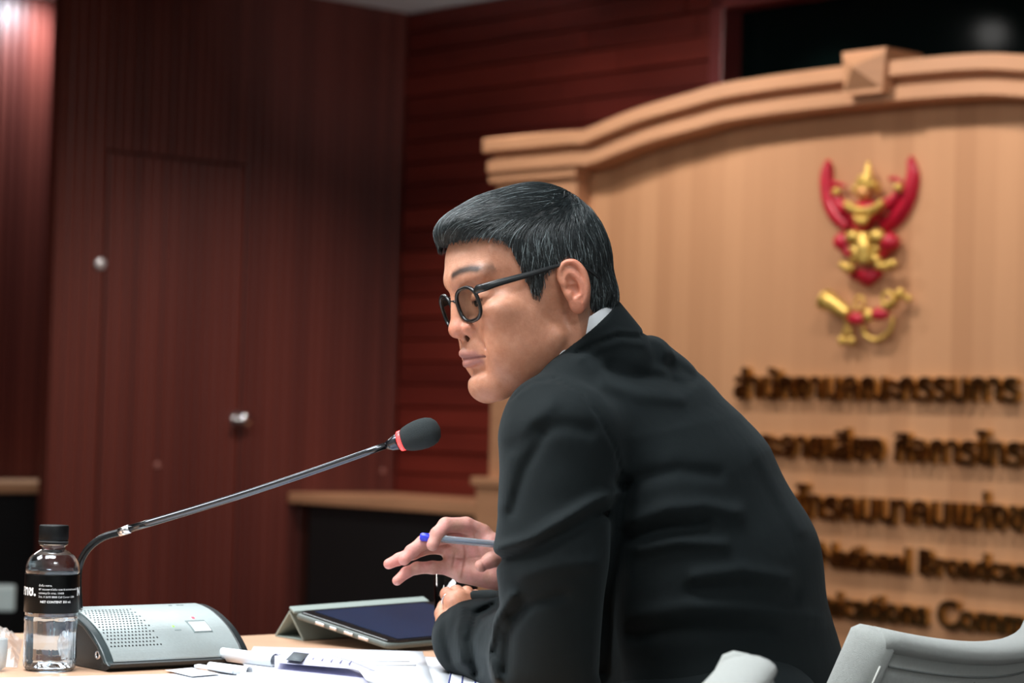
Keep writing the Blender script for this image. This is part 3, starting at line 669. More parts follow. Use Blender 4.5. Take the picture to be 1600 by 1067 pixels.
sheet('printed_block', ((447, 1026), (468, 1027), (465, 1034), (444, 1033)), .0062, None, M['ink'], nx=1, ny=1, parent=bpy.data.objects['paper_sheet.002'])
for (a, b, c, d) in ((480, 1040, 640, 1041), (560, 1046, 650, 1047)):
    sheet('printed_line', ((a, b), (c, d), (c, d+.8), (a, b+.8)), .0060, None, mat('faint_print', (210, 214, 222), .7), nx=1, ny=1, parent=bpy.data.objects['paper_sheet.002'])
# folded printed page whose corner stands up
fpz = TT+.008
fold = lambda u, v: Z*(.016*(1-v)**2*(1-u)+.010*(1-u)**3)
fo = sheet('folded_page', ((428, 1047), (560, 1064), (600, 1105), (430, 1105)), .008, 'lavender printed page with raised folded corner on the white pile', M['lav'], curl=lambda u, v: Z*(.012*math.exp(-(v/.25)**2)*(1-u*.7)))
fo2 = sheet('page_fold', ((450, 1040), (474, 1042), (585, 1075), (430, 1062)), .019, None, M['lav'], curl=lambda u, v: Z*(.004*math.sin(math.pi*v)), parent=fo)
sheet('printed_block', ((458, 1050), (482, 1053), (470, 1066), (446, 1063)), .0232, None, M['ink'], nx=2, ny=2, parent=fo)
for i in range(5):
    sheet('printed_line', ((492+i*14, 1055+i*2.2), (493.2+i*14, 1055.2+i*2.2), (488.4+i*14, 1061+i*2), (487+i*14, 1060.8+i*2)), .0225, None, mat('faint_violet_print', (140, 140, 175), .7), nx=1, ny=1, parent=fo)
# curled sheets
def curl_roll(x0, y0, x1, y1, r, turns, label, h=0, st=-.5):
    a = onz(x0, y0, TT); b = onz(x1, y1, TT); ax = (b-a); pr = ax.normalized().cross(Z)
    n = 26; pts = []
    for i in range(n+1):
        t = i/n; an = -math.pi/2+turns*2*math.pi*t; rr = r*(1-.25*t); pts.append((rr*math.cos(an), r+rr*math.sin(an)))
    pts = [(-.012, .0008), (-.006, .0006)]+pts
    ou = [(x, z) for x, z in pts]; vs = []
    for base in (a, b):
        for x, z in ou: vs.append(base+pr*x+Z*(z+h+.001))
    k = len(ou); fs = [(i, i+1, k+i+1, k+i) for i in range(k-1)]
    o = mesh('curled_sheet', vs, fs, M['paper'], None, True); s = o.modifiers.new('s', 'SOLIDIFY'); s.thickness = .0004; s.offset = 1
    return tag(o, label, 'paper', 'papers on the table')
curl_roll(336, 1038, 430, 1050, .0088, .93, 'upper rolled white sheet in front of the microphone unit', h=.004)
curl_roll(328, 1050, 390, 1058, .0060, .9, 'lower rolled white sheet with a bluish hollow', h=.0)
sheet('paper_sheet', ((258, 1050), (300, 1046), (345, 1056), (300, 1060)), .002, 'thin folded white strip just before the microphone unit')
m = MB(); a = onz(303, 1043, TT+.004); b = onz(362, 1052, TT+.003); m.box(a, b-a, Vector((.004, .012, 0)), Z*.0035); tag(bevel(m.build('folded_strip', M['paper']), .0008), 'narrow folded white paper strip lying beside the curled sheets', 'paper', 'papers on the table')
# clear wrapping at the left edge
n1, n2 = 16, 12; vs = []
q = [onz(x, y, TT) for x, y in ((-70, 1040), (27, 1045), (36, 1000), (-60, 1000))]
for i in range(n1+1):
    for j in range(n2+1):
        u, v = i/n1, j/n2; p = (q[0]*(1-u)+q[1]*u)*(1-v)+(q[3]*(1-u)+q[2]*u)*v
        e = min(u, 1-u, v, 1-v)*4; vs.append(Vector((p.x, p.y, TT+.0015+min(1, e)*(.014+.016*RNG.random()))))
k = n2+1
o = mesh('plastic_wrapper', vs, [(i*k+j, (i+1)*k+j, (i+1)*k+j+1, i*k+j+1) for i in range(n1) for j in range(n2)], mat('crinkled_clear_film', (238, 242, 242), .12, alpha=.5, spec=.8), None)
tag(o, 'crumpled clear plastic wrapper beside the bottle at the left edge', 'wrapper')
m = MB(); cc = onz(-22, 1048, TT); m.lathe(Vector((cc.x, cc.y, TT+.001)), [(.016, 0), (.022, .004), (.0235, .02), (.0235, .036), (.022, .036), (.022, .02), (.020, .006), (.002, .004)], 36)
tag(m.build('plastic_cup', mat('frosted_cup', (225, 230, 232), .3, trans=.6, ior=1.3), None, True), 'frosted round cup cut off by the left picture edge', 'cup')
# glass of water beyond the hand
gc = onz(700, 1012, TT); gc = Vector((W(712, 950, 3.10).x, W(712, 950, 3.10).y, TT+.001))
gl = thing('drinking_glass', gc, 'clear drinking glass standing behind the two hands', 'glass')
m = MB(); m.lathe(gc, [(.0005, 0), (.024, 0), (.0255, .003), (.029, .105), (.0275, .105), (.0245, .007), (.0005, .006)], 40, cap=False); m.build('glass_wall', mat('clear_glass', (245, 250, 255), .02, trans=1, ior=1.45), gl, True)
m = MB(); m.lathe(gc, [(.0005, .0062), (.0243, .0072), (.0268, .075), (.0005, .075)], 40, cap=False); m.build('water', water, gl, True)

# ------------------------------------------------------------------ the man
DP = 2.78
person = thing('person', (W(1130, 1100, 2.86).x, W(1130, 1100, 2.86).y, 0), 'man in dark suit and black glasses leaning on the table, pen in right hand', 'person')
YAW = math.radians(24); HP = math.radians(11.5); HR = math.radians(7)
h0 = -Rv*math.cos(YAW)-Fv*math.sin(YAW); l0 = -Fv*math.cos(YAW)+Rv*math.sin(YAW)
hF = h0*math.cos(HP)-Uv*math.sin(HP); hU_ = h0*math.sin(HP)+Uv*math.cos(HP)
hL = l0*math.cos(HR)+hU_*math.sin(HR); hU = hU_*math.cos(HR)-l0*math.sin(HR)
HO = W(849, 471, DP)
HM = np.array([list(hF), list(hL), list(hU)], np.float32)*.001     # rows: mm axes
def head2w(V): return V @ HM + npv(HO)
def hw(f, l, u): return HO+(hF*f+hL*l+hU*u)*.001
def w2head(P):
    d = [P[0]-HO.x, P[1]-HO.y, P[2]-HO.z]
    return [sum(d[i]*a[i] for i in range(3))*1000 for a in (hF, hL, hU)]
# --- head, neck: millimetres, f forward, l to his left (towards us), u up
P, lo, h = grid((-122, -92, -150), (132, 92, 142), 1.35)
F_, L_s, U_ = P; Q = [F_, np.abs(L_s), U_]
d = s_ell(Q, (-2, 0, 42), (83, 72, 80))
d = smin(d, s_ell(Q, (38, 0, 54), (68, 60, 60)), 12)
d = smin(d, s_ell(Q, (44, 0, -12), (58, 60, 66)), 14)
d = smin(d, s_ell(Q, (52, 0, -56), (50, 49, 42)), 12)
d = smin(d, s_cap(Q, (18, 50, -44), (86, 16, -84), 13, 15), 18)
d = smin(d, s_ell(Q, (93.5, 0, -79), (20, 23, 18)), 12)
d = smin(d, s_ell(Q, (74, 46, -4), (24, 17, 18)), 12)
d = smin(d, s_ell(Q, (62, 38, -40), (36, 21, 38)), 16)
d = smin(d, s_cap(Q, (99.5, 8, 44), (86, 44, 43), 10, 7), 14)
d = smax(d, -s_ell(Q, (115, 33, 20), (19, 19, 12)), 10)
d = smin(d, s_cap(Q, (100, 0, 38), (109, 0, -6), 7, 9.5), 9)
d = smin(d, s_ell(Q, (110, 0, -11), (12, 12.5, 10)), 6)
d = smin(d, s_ell(Q, (99, 15.5, -13), (12, 8.5, 9)), 5)
d = smin(d, s_ell(Q, (93, 0, -34), (17, 27, 20)), 8)
d = smin(d, s_cap(Q, (111.5, 0, -38.5), (96, 24, -46), 5.5, 3), 4)
d = smin(d, s_cap(Q, (109, 0, -50.5), (94, 21, -49), 6.3, 4), 4)
d = smax(d, -s_cap(Q, (118, 0, -43.8), (97, 27, -47.5), 1.6, 1.2), 2.2)
d = smax(d, -s_cap(Q, (112.5, 0, -61), (102, 18, -62), 3), 7)
d = smax(d, -s_cap(Q, (105, 9.5, -23.5), (101, 7, -15), 4.0, 3.2), 1.2)
d = smax(d, -s_cap(Q, (109, 21, -16), (92, 36, -44), 1.2, 1.5), 6)   # nasolabial fold
d = smax(d, -s_cap(Q, (117, 17, -16), (110, 20, -22), 1.5), 4)
# lids
lid = s_ell(Q, (84, 32, 17.5), (15, 16, 13)); d = smin(d, lid, 3)
d = smax(d, -s_cap(Q, (102, 21, 13.5), (92, 46, 14.5), 1.9, 1.2), 1)
d = smax(d, -s_cap(Q, (104, 20, 24), (92, 46, 24), 1.0, 1.0), 2)
# neck
d = smin(d, s_cap(Q, (-16, 0, -30), (-48, 0, -92), 54, 50), 16)
d = smin(d, s_cap(Q, (18, 0, -64), (-40, 0, -140), 42, 54), 20)
d = smin(d, s_cap(Q, (-18, 60, -14), (10, 34, -120), 9, 10), 14)
# ears: in the ear's own plane (x back, y up, z out)
er = math.radians(24); tl = math.radians(8)
ef = F_-2; el = np.abs(L_s)-70; eu = (U_-3)*1.1
xb = -ef*math.cos(er)+el*math.sin(er)*.9; zo = ef*math.sin(er)+el*math.cos(er)
xe = xb*math.cos(tl)+eu*math.sin(tl); ye = eu*math.cos(tl)-xb*math.sin(tl)
E3 = [xe, ye, zo]
ear = s_ell(E3, (11, 2, 5), (15, 31, 6.5))
ear = smin(ear, s_ell(E3, (6, -22, 3), (9, 11, 5)), 5)
ear = smax(ear, -s_ell(E3, (10, 0, 15), (10, 19, 11)), 2)
hel = [tuple(p) for p in spline([Vector(p) for p in [(1, 7, 7), (-1, 17, 6.5), (3, 27, 7), (12, 32, 8), (21, 28, 9), (25.5, 15, 9.5), (24.5, 0, 9), (20, -13, 8), (13, -23, 7)]], 4)]
for a_, b_ in zip(hel[:-1], hel[1:]): ear = smin(ear, s_cap(E3, a_, b_, 3.1), 2)
anh = [tuple(p) for p in spline([Vector(p) for p in [(10, 23, 6), (16, 12, 7.5), (18, 0, 7.5), (15, -11, 7), (8, -14, 7)]], 3)]
for a_, b_ in zip(anh[:-1], anh[1:]): ear = smin(ear, s_cap(E3, a_, b_, 2.4), 3)
ear = smin(ear, s_cap(E3, (3, 7, 5), (16, 3, 4), 1.8), 2)
ear = smin(ear, s_ell(E3, (1.5, -6, 6), (4, 6, 4)), 3)
d = smin(d, ear, 3.2)
V, Qd = iso(d, np.array(lo, np.float32), h)
f, l, u = V.T; al = np.abs(l)
def gs_(x, s): return np.exp(-(x/s)**2)
SK = np.array(lin((206, 150, 122))); col = np.tile(SK, (len(V), 1))
def blend(col, c, w): w = np.clip(w, 0, 1)[:, None]; return col*(1-w)+np.array(lin(c))*w
nz_ = sum(np.sin(f*a+1.3*i)*np.sin(l*b+i)*np.sin(u*c+2*i) for i, (a, b, c) in enumerate(((.11, .09, .1), (.23, .19, .21), (.4, .37, .33))))/3
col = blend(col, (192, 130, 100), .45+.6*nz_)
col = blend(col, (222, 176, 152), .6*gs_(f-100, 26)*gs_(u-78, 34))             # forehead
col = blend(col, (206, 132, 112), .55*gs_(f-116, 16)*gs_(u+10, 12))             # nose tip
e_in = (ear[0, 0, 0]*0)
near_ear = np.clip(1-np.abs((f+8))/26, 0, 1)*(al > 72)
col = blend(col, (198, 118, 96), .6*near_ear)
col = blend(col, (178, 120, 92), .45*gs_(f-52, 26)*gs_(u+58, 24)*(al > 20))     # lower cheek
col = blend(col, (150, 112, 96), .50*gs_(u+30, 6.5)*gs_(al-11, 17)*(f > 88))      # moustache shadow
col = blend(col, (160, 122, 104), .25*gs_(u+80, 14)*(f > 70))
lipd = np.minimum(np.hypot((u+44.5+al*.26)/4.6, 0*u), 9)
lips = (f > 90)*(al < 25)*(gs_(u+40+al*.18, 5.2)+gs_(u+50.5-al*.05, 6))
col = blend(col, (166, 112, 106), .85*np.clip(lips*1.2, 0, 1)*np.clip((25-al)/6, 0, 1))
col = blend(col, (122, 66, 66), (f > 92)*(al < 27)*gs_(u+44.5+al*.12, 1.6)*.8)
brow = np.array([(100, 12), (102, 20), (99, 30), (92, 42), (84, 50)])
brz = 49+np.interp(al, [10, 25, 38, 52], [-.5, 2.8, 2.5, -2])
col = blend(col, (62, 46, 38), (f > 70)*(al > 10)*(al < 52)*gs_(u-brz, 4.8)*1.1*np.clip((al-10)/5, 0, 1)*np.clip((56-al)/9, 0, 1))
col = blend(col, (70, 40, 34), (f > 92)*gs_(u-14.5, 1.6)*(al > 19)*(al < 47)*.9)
col = blend(col, (58, 26, 22), 1.2*np.exp(-((f-103)**2+(al-9)**2+(u+21)**2)/20))  # nostril shade painted into the skin colour
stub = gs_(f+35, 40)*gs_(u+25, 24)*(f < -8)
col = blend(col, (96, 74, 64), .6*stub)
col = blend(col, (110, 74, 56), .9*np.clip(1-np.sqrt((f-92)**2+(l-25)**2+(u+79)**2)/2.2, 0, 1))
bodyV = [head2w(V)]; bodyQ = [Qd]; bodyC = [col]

# --- hands, traced as chains of joints (pixel, pixel, distance) with radii in millimetres
def hand_sdf(P, chains, palm, k=5, cut=None):
    d = None; fgs = []
    for a_, b_, ra, rb_ in palm:
        x = s_cap(P, a_, b_, ra, rb_); d = x if d is None else smin(d, x, 9)
    for ch in chains:
        fg = None
        for (a_, ra), (b_, rb_) in zip(ch[:-1], ch[1:]):
            x = s_cap(P, a_, b_, ra, rb_); fg = x if fg is None else smin(fg, x, k)
        fgs.append(fg)
    fa = fgs[0]
    for fg in fgs[1:]: fa = smin(fa, fg, .8)
    d = smin(d, fa, 5)
    return d
def mmf(o):      # frame in mm around a place: x right in the picture, y up, z towards us
    return o, np.array([list(Rv), list(Uv), list(-Fv)], np.float32)*.001
def chain(o, D0, pts):
    s = D0/FPX*1000; return [((px-o[0])*s, -(py-o[1])*s, dz) for px, py, dz in pts]
RH = (735, 870); RD = 2.90; rho = W(*RH, RD); rfr = mmf(rho)[1]
def fc(pts, rs, o=RH, D=RD): return [(p, r) for p, r in zip(chain(o, D, pts), rs)]
idx = fc([(754, 832, -6), (728, 820, 2), (697, 819, 14), (684, 832, 24), (677, 848, 30)], [10.2, 9.4, 9.0, 8.3, 7.2])
mid = fc([(716, 838, -8), (690, 838, 4), (662, 846, 14), (644, 859, 22), (633, 871, 28)], [9.6, 9.0, 8.4, 7.8, 7.0])
rng_ = fc([(700, 858, -12), (672, 855, -8), (645, 864, 0), (624, 873, 4), (608, 880, 8)], [9.0, 8.4, 7.8, 7.2, 6.4])
pin = fc([(702, 888, -6), (676, 886, 4), (652, 886, 12), (636, 892, 18), (622, 904, 24)], [8.8, 7.6, 7.2, 6.6, 5.9])
thb = fc([(800, 868, 8), (785, 869, 20), (768, 871, 30), (753, 879, 35)], [13, 10.5, 9.2, 8.0])
PC = lambda *p: chain(RH, RD, [p])[0]
palm = [(PC(810, 880, -12), PC(752, 838, -6), 18, 11), (PC(805, 885, -12), PC(722, 846, -8), 17, 11), (PC(805, 895, -12), PC(706, 868, -10), 17, 11), (PC(805, 900, -12), PC(706, 888, -8), 16, 10.5),
        (PC(790, 878, 2), PC(768, 850, 0), 14, 11), (PC(775, 905, -2), PC(722, 896, -2), 13.5, 11.5), (PC(800, 888, -12), PC(900, 900, -30), 24, 30)]
Pm, lo, h = grid((-110, -60, -45), (70, 60, 62), 1.1)
d = hand_sdf(Pm, [idx, mid, rng_, pin, thb], palm, 3.2)
def crease(d, Pm, pts, amp, w):
    pp_ = [(p[0], p[1]) for p in chain(RH, RD, [(x, y, 0) for x, y in pts])]
    return d+amp*np.exp(-(dpath(Pm[0], Pm[1], pp_)/w)**2)*(Pm[2] > 0)
for pts in (((700, 850), (712, 862), (708, 885)), ((722, 838), (728, 865), (722, 900)), ((742, 835), (748, 860), (765, 895)), ((690, 866), (718, 872), (750, 870))): d = crease(d, Pm, pts, 1.0, 1.3)
V, Qd = iso(d, np.array(lo, np.float32), h)
c_ = np.tile(np.array(lin((206, 156, 140))), (len(V), 1)); x, y, z = V.T
nz_ = np.sin(x*.17+1)*np.sin(y*.21)+.5*np.sin(x*.4+z*.3)
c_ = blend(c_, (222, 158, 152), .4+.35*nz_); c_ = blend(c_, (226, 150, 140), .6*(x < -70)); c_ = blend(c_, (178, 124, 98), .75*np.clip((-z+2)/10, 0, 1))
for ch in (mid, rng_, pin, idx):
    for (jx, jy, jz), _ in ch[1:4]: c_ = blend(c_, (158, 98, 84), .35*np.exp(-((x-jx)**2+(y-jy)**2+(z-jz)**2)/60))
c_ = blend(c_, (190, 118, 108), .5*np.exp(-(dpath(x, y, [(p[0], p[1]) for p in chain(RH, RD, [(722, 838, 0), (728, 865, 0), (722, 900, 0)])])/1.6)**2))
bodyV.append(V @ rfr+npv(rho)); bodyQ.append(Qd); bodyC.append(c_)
# left hand: loosely closed, resting beside the tablet, back of the hand up
LH = (705, 960); LD = 2.97; lho = W(*LH, LD); LP = lambda *p: chain(LH, LD, [p])[0]
def fl(pts, rs): return fc(pts, rs, LH, LD)
palmL = [(LP(735, 1000, 8), LP(708, 945, -6), 19, 11), (LP(735, 1000, 6), LP(716, 938, -14), 19, 11), (LP(740, 1000, 0), LP(730, 940, -24), 18, 11), (LP(738, 990, 20), LP(800, 1010, 60), 26, 32), (LP(725, 985, 8), LP(702, 968, 2), 17, 12)]
chL = [fl([(708, 945, -6), (700, 934, -22), (697, 934, -44), (704, 944, -56)], [10, 9, 8.3, 7.5]), fl([(716, 938, -14), (712, 930, -32), (712, 932, -54), (718, 942, -62)], [10, 9, 8.3, 7.5]),
       fl([(728, 940, -24), (728, 932, -40), (728, 936, -58), (730, 945, -66)], [9.5, 8.5, 8, 7]), fl([(740, 944, -30), (742, 938, -46), (744, 944, -60), (744, 952, -64)], [9, 8, 7.2, 6.5]),
       fl([(706, 980, 2), (694, 972, -10), (690, 962, -24), (692, 952, -36)], [12, 10.5, 9.2, 8])]
Pm, lo, h = grid((-55, -75, -95), (80, 50, 90), 1.3)
d = hand_sdf(Pm, chL, palmL, 3.2)
V, Qd = iso(d, np.array(lo, np.float32), h); c_ = np.tile(np.array(lin((206, 150, 122))), (len(V), 1)); c_ = blend(c_, (190, 126, 100), .4+.4*np.sin(V[:, 0]*.15)*np.sin(V[:, 1]*.2))
bodyV.append(V @ rfr+npv(lho)); bodyQ.append(Qd); bodyC.append(c_)

# --- torso, arms, hips, legs (metres)
def pw(px, py, D): return tuple(W(px, py, D))
LAT = (-Fv*math.cos(math.radians(20))-Rv*math.sin(math.radians(20))).normalized()
PX = DP/FPX
def scap(P, a, b, ra, rb, ratio):  # capsule widened along the shoulder axis
    o = npv(a); dd = [P[i]-a[i] for i in range(3)]
    s = dd[0]*LAT.x+dd[1]*LAT.y+dd[2]*LAT.z; k = (ratio-1)
    P2 = [P[i]+s*k*LAT[i] for i in range(3)]
    bb_ = Vector(b)-Vector(a); sb = bb_.dot(LAT); b2 = [b[i]+sb*k*LAT[i] for i in range(3)]
    return s_cap(P2, a, b2, ra, rb)
SP = [(1135, 1250, 2.87, 150), (1142, 1060, 2.87, 164), (1108, 900, 2.87, 168), (1050, 770, 2.86, 156), (1003, 678, 2.85, 128), (990, 615, 2.85, 84)]
ARML = [(868, 690, 2.665, 84), (866, 860, 2.65, 82), (862, 1040, 2.66, 80)]
FORL = [(855, 1045, 2.67, 70), (735, 1000, 2.885, 54), (722, 992, 2.915, 50)]
ARMR = [(1000, 650, 3.03, 78), (950, 1020, 3.03, 72)]
FORR = [(945, 1010, 3.03, 66), (812, 903, 2.945, 40)]
CUFF = [(742, 934, 2.99, 13), (800, 938, 2.96, 20)]
SHO = [(838, 635, 2.675, 36), (893, 596, 2.715, 34), (955, 570, 2.79, 40)]
BEL = [(1060, 1120, 2.84, 84), (968, 985, 2.84, 80), (935, 850, 2.84, 90)]
FIL = [(748, 962, 2.90, 20), (850, 950, 2.80, 40)]
def clothed(P, g=0.):
    d = None
    for (a, b) in zip(SP[:-1], SP[1:]):
        x = scap(P, pw(*a[:3]), pw(*b[:3]), a[3]*PX-g, b[3]*PX-g, .62); d = x if d is None else smin(d, x, .03)
    d = smin(d, s_cap(P, pw(985, 650, 2.85), pw(885, 682, 2.68), 88*PX-g, 80*PX-g), .04)
    d = smin(d, s_cap(P, pw(985, 650, 2.87), pw(1000, 655, 3.02), 86*PX-g, 76*PX-g), .04)
    arm = None
    for ch in (ARML, FORL, ARMR, FORR, CUFF, SHO, FIL, BEL):
        for a, b in zip(ch[:-1], ch[1:]):
            x = s_cap(P, pw(*a[:3]), pw(*b[:3]), a[3]*PX-g, b[3]*PX-g); arm = x if arm is None else smin(arm, x, .022)
    return smin(d, arm, .03)
lo_w = (-.25, 2.40, .42); hi_w = (.60, 3.30, 1.20)
P, lo, h = grid(lo_w, hi_w, .009)
d = clothed(P, .022)
hx = W(1130, 1230, 2.87)
V, Qd = iso(d, np.array(lo, np.float32), h); bodyV.append(V); bodyQ.append(Qd); bodyC.append(np.tile(SK, (len(V), 1)))
vo = 0; BV, BQ, BC = [], [], []
for v, q, c in zip(bodyV, bodyQ, bodyC): BV.append(v); BQ.append(q+vo); BC.append(c); vo += len(v)
q = NT('skin'); b = q.b; at = q.n('ShaderNodeVertexColor', layer_name='Col')
tcs = q.n('ShaderNodeTexCoord'); nzs = q.n('ShaderNodeTexNoise', Scale=130.0, Detail=8.0, Roughness=.7); q.l(tcs.outputs['Object'], nzs.inputs['Vector'])
rps = q.n('ShaderNodeValToRGB'); rps.color_ramp.elements[0].position = .3; rps.color_ramp.elements[1].position = .7; rps.color_ramp.elements[0].color = (.78, .70, .66, 1); rps.color_ramp.elements[1].color = (1, 1, 1, 1); q.l(nzs.outputs['Fac'], rps.inputs[0])
mxs = q.n('ShaderNodeMix', data_type='RGBA', blend_type='MULTIPLY'); mxs.inputs[0].default_value = .8; q.l(at.outputs[0], mxs.inputs[6]); q.l(rps.outputs[0], mxs.inputs[7]); q.l(mxs.outputs[2], b.inputs['Base Color'])
b.inputs['Roughness'].default_value = .5; b.inputs['Specular IOR Level'].default_value = .45
b.inputs['Subsurface Weight'].default_value = .25; b.inputs['Subsurface Radius'].default_value = (1, .4, .25); b.inputs['Subsurface Scale'].default_value = .006
tc = q.n('ShaderNodeTexCoord'); n1 = q.n('ShaderNodeTexNoise', Scale=420.0, Detail=4.0); q.l(tc.outputs['Object'], n1.inputs['Vector'])
n2 = q.n('ShaderNodeTexNoise', Scale=60.0, Detail=3.0); q.l(tc.outputs['Object'], n2.inputs['Vector'])
b1 = q.n('ShaderNodeBump', Strength=.6, Distance=.0006); q.l(n1.outputs['Fac'], b1.inputs['Height'])
b2 = q.n('ShaderNodeBump', Strength=.3, Distance=.0015); q.l(n2.outputs['Fac'], b2.inputs['Height']); q.l(b1.outputs[0], b2.inputs['Normal']); q.l(b2.outputs[0], b.inputs['Normal'])
M['skin'] = q.m
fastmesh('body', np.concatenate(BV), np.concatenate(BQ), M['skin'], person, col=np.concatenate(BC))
# eyes
m = MB()
for s in (1, -1): m.ball(hw(85.5, 32*s, 15.5), .0118, axes=(hF, hL, hU), n=24)
m.build('eyeball', mat('eye_white', (225, 220, 214), .15), person, True)
m = MB()
for s in (1, -1): m.lathe(hw(85.5, 32*s, 15.5)+(hF-hU*.16).normalized()*.0104, [(.0056, 0), (.0050, .0009), (.0030, .0014), (.0002, .0016)], 20, axis=hF)
m.build('iris', mat('dark_iris', (34, 20, 14), .1), person, True)

# --- hair
def hair_base(Q):
    d = s_ell(Q, (-3, 0, 44), (88, 77, 93))
    d = smin(d, s_ell(Q, (34, 0, 70), (74, 66, 64)), 10)
    d = smin(d, s_ell(Q, (72, 0, 100), (36, 46, 22)), 10)
    d = smin(d, s_ell(Q, (-46, 0, -8), (40, 58, 36)), 14)
    return d
HPOLY = [(126, 97), (110, 95), (102, 91), (90, 87), (76, 85), (62, 80), (52, 68), (48, 50), (44, 28), (37, 4), (33, 2), (27, 12), (22, 26), (10, 33), (-8, 40), (-22, 34), (-30, 14), (-27, -12), (-26, -26), (-36, -36), (-60, -44), (-140, -44), (-140, 160), (140, 160)]
def hair_sdf(F_, L, U_):
    d = hair_base([F_, np.abs(L), U_])
    wig = 1.5*np.sin(U_*.5+F_*.3)+1.2*np.sin(F_*.7-U_*.2)
    c = poly2(F_+wig*.5, U_+wig*.5, HPOLY)+(1.6*np.sin(L*.33+1)+1.2*np.sin(L*.8))*(F_ > 60)
    d = smax(d, c, 4)
    # combed locks: grooves running with the hair
    ph = np.arctan2(U_-96, -(F_+62))
    return d
P, lo, h = grid((-122, -92, -60), (132, 92, 142), 1.6)
d = hair_sdf(*P)
g0, g1 = P[0]+45, P[1]
ang = np.arctan2(g1-6, g0+1e-3); rad_ = np.hypot(g0, g1)
lock = np.sin(ang*26+2*np.sin(rad_*.05)+.03*P[2])*.7+np.sin(ang*57+rad_*.05)*.4
topm = np.clip((P[2]-60)/40, 0, 1)
side = np.sin(P[0]*.55+P[2]*.18)*.35+np.sin(P[0]*1.1+P[2]*.3+1)*.25
d = d+(lock*topm+side*(1-topm))*1.0
V, Qd = iso(d, np.array(lo, np.float32), h)
M['hair'] = mat('black_hair', (14, 17, 18), .45, spec=.5, bump=.6, bscale=900)
M['hairs'] = mat('black_hair_strand', (34, 41, 43), .3, spec=.7); M['hairg'] = mat('grey_hair_strand', (128, 140, 142), .4)
hair = fastmesh('hair', head2w(V), Qd, M['hair'], person)
# strands combed over the cap
def hs(p): return hair_base([p[:, 0], np.abs(p[:, 1]), p[:, 2]])
def grad(p, e=1.0):
    g = np.stack([hs(p+np.eye(3)[i]*e)-hs(p-np.eye(3)[i]*e) for i in range(3)], 1); return g/(np.linalg.norm(g, axis=1, keepdims=True)+1e-9)
NS = 15000
p = V[RNG.integers(0, len(V), NS)].astype(np.float64)+RNG.normal(0, .6, (NS, 3))
inn = poly2(p[:, 0], p[:, 2], HPOLY); keep = (inn < -1.0) & (np.abs(hs(p)) < 5); p = p[keep]; NS = len(p)
top_ = np.clip((p[:, 2]-55)/40, 0, 1)
steps = 9; stl = (2.2+3.2*top_)*(.7+.6*RNG.random(NS)); pts = [p.copy()]; lift = RNG.random(NS)*1.4+.2
wh = np.array([-58, 12, 108.])
jit = RNG.normal(0, .16, (NS, 3))
for s in range(steps):
    v = p-wh; r = np.linalg.norm(v, axis=1, keepdims=True)+1e-6; fl_ = v/r
    dn = np.array([[-.25, 0, -1.]]); fw = np.array([[1., -.15, -.05]])
    t1 = np.clip((p[:, 2:3]-62)/38, 0, 1); frt = np.clip((p[:, 0:1]+40)/30, 0, 1)
    back = np.clip((-p[:, 0:1]-30)/30, 0, 1)
    side_d = np.array([[.12, 0, -1.]])*(1-back)+np.array([[-.1, 0, -1.]])*back
    vec = fw*t1*frt+fl_*.6*t1*(1-frt)+side_d*(1-t1)+np.array([[0, 0, -.5]])*np.clip((p[:, 0:1]-85)/15, 0, 1)
    vec = vec+jit; g = grad(p); vec = vec-g*(vec*g).sum(1, keepdims=True); vec /= np.linalg.norm(vec, axis=1, keepdims=True)+1e-9
    p = p+vec*stl[:, None]; g = grad(p); p = p-g*(hs(p)-lift*min(1, (s+1)/3)-.3)[:, None]
    out = poly2(p[:, 0], p[:, 2], HPOLY) > 1.5
    stl = np.where(out, stl*.35, stl)
    pts.append(p.copy())
pts = np.stack(pts, 1); n = pts.shape[1]
wd = np.interp(np.arange(n), [0, 2, n-1], [.2, .30, .06])[None, :, None]*(.7+.6*RNG.random((NS, 1, 1)))
tg = np.gradient(pts, axis=1); tg /= np.linalg.norm(tg, axis=2, keepdims=True)+1e-9
nr = grad(pts.reshape(-1, 3)).reshape(pts.shape); sd = np.cross(tg, nr); sd /= np.linalg.norm(sd, axis=2, keepdims=True)+1e-9
ring = np.stack([pts+sd*wd, pts+nr*wd, pts-sd*wd], 2)   # NS,n,3,3
VS = ring.reshape(-1, 3); base = (np.arange(NS)*n*3)[:, None, None]
ii = np.arange(n-1)[None, :, None]*3; kk = np.arange(3)[None, None, :]; k2 = (kk+1) % 3
QS = np.stack([base+ii+kk, base+ii+k2, base+ii+3+k2, base+ii+3+kk], -1).reshape(-1, 4)
gw = .05+.22*np.exp(-((pts[:, 0, 0]-5)/40)**2)*(pts[:, 0, 2] < 75)+.14*(pts[:, 0, 2] < 15)*(pts[:, 0, 0] < -30)
gi = (RNG.random(NS) < gw).astype(int); MI = np.repeat(gi, (n-1)*3)
fastmesh('hair_strands', head2w(VS.astype(np.float32)), QS, [M['hairs'], M['hairg']], person, mi=MI)['kind'] = 'stuff'

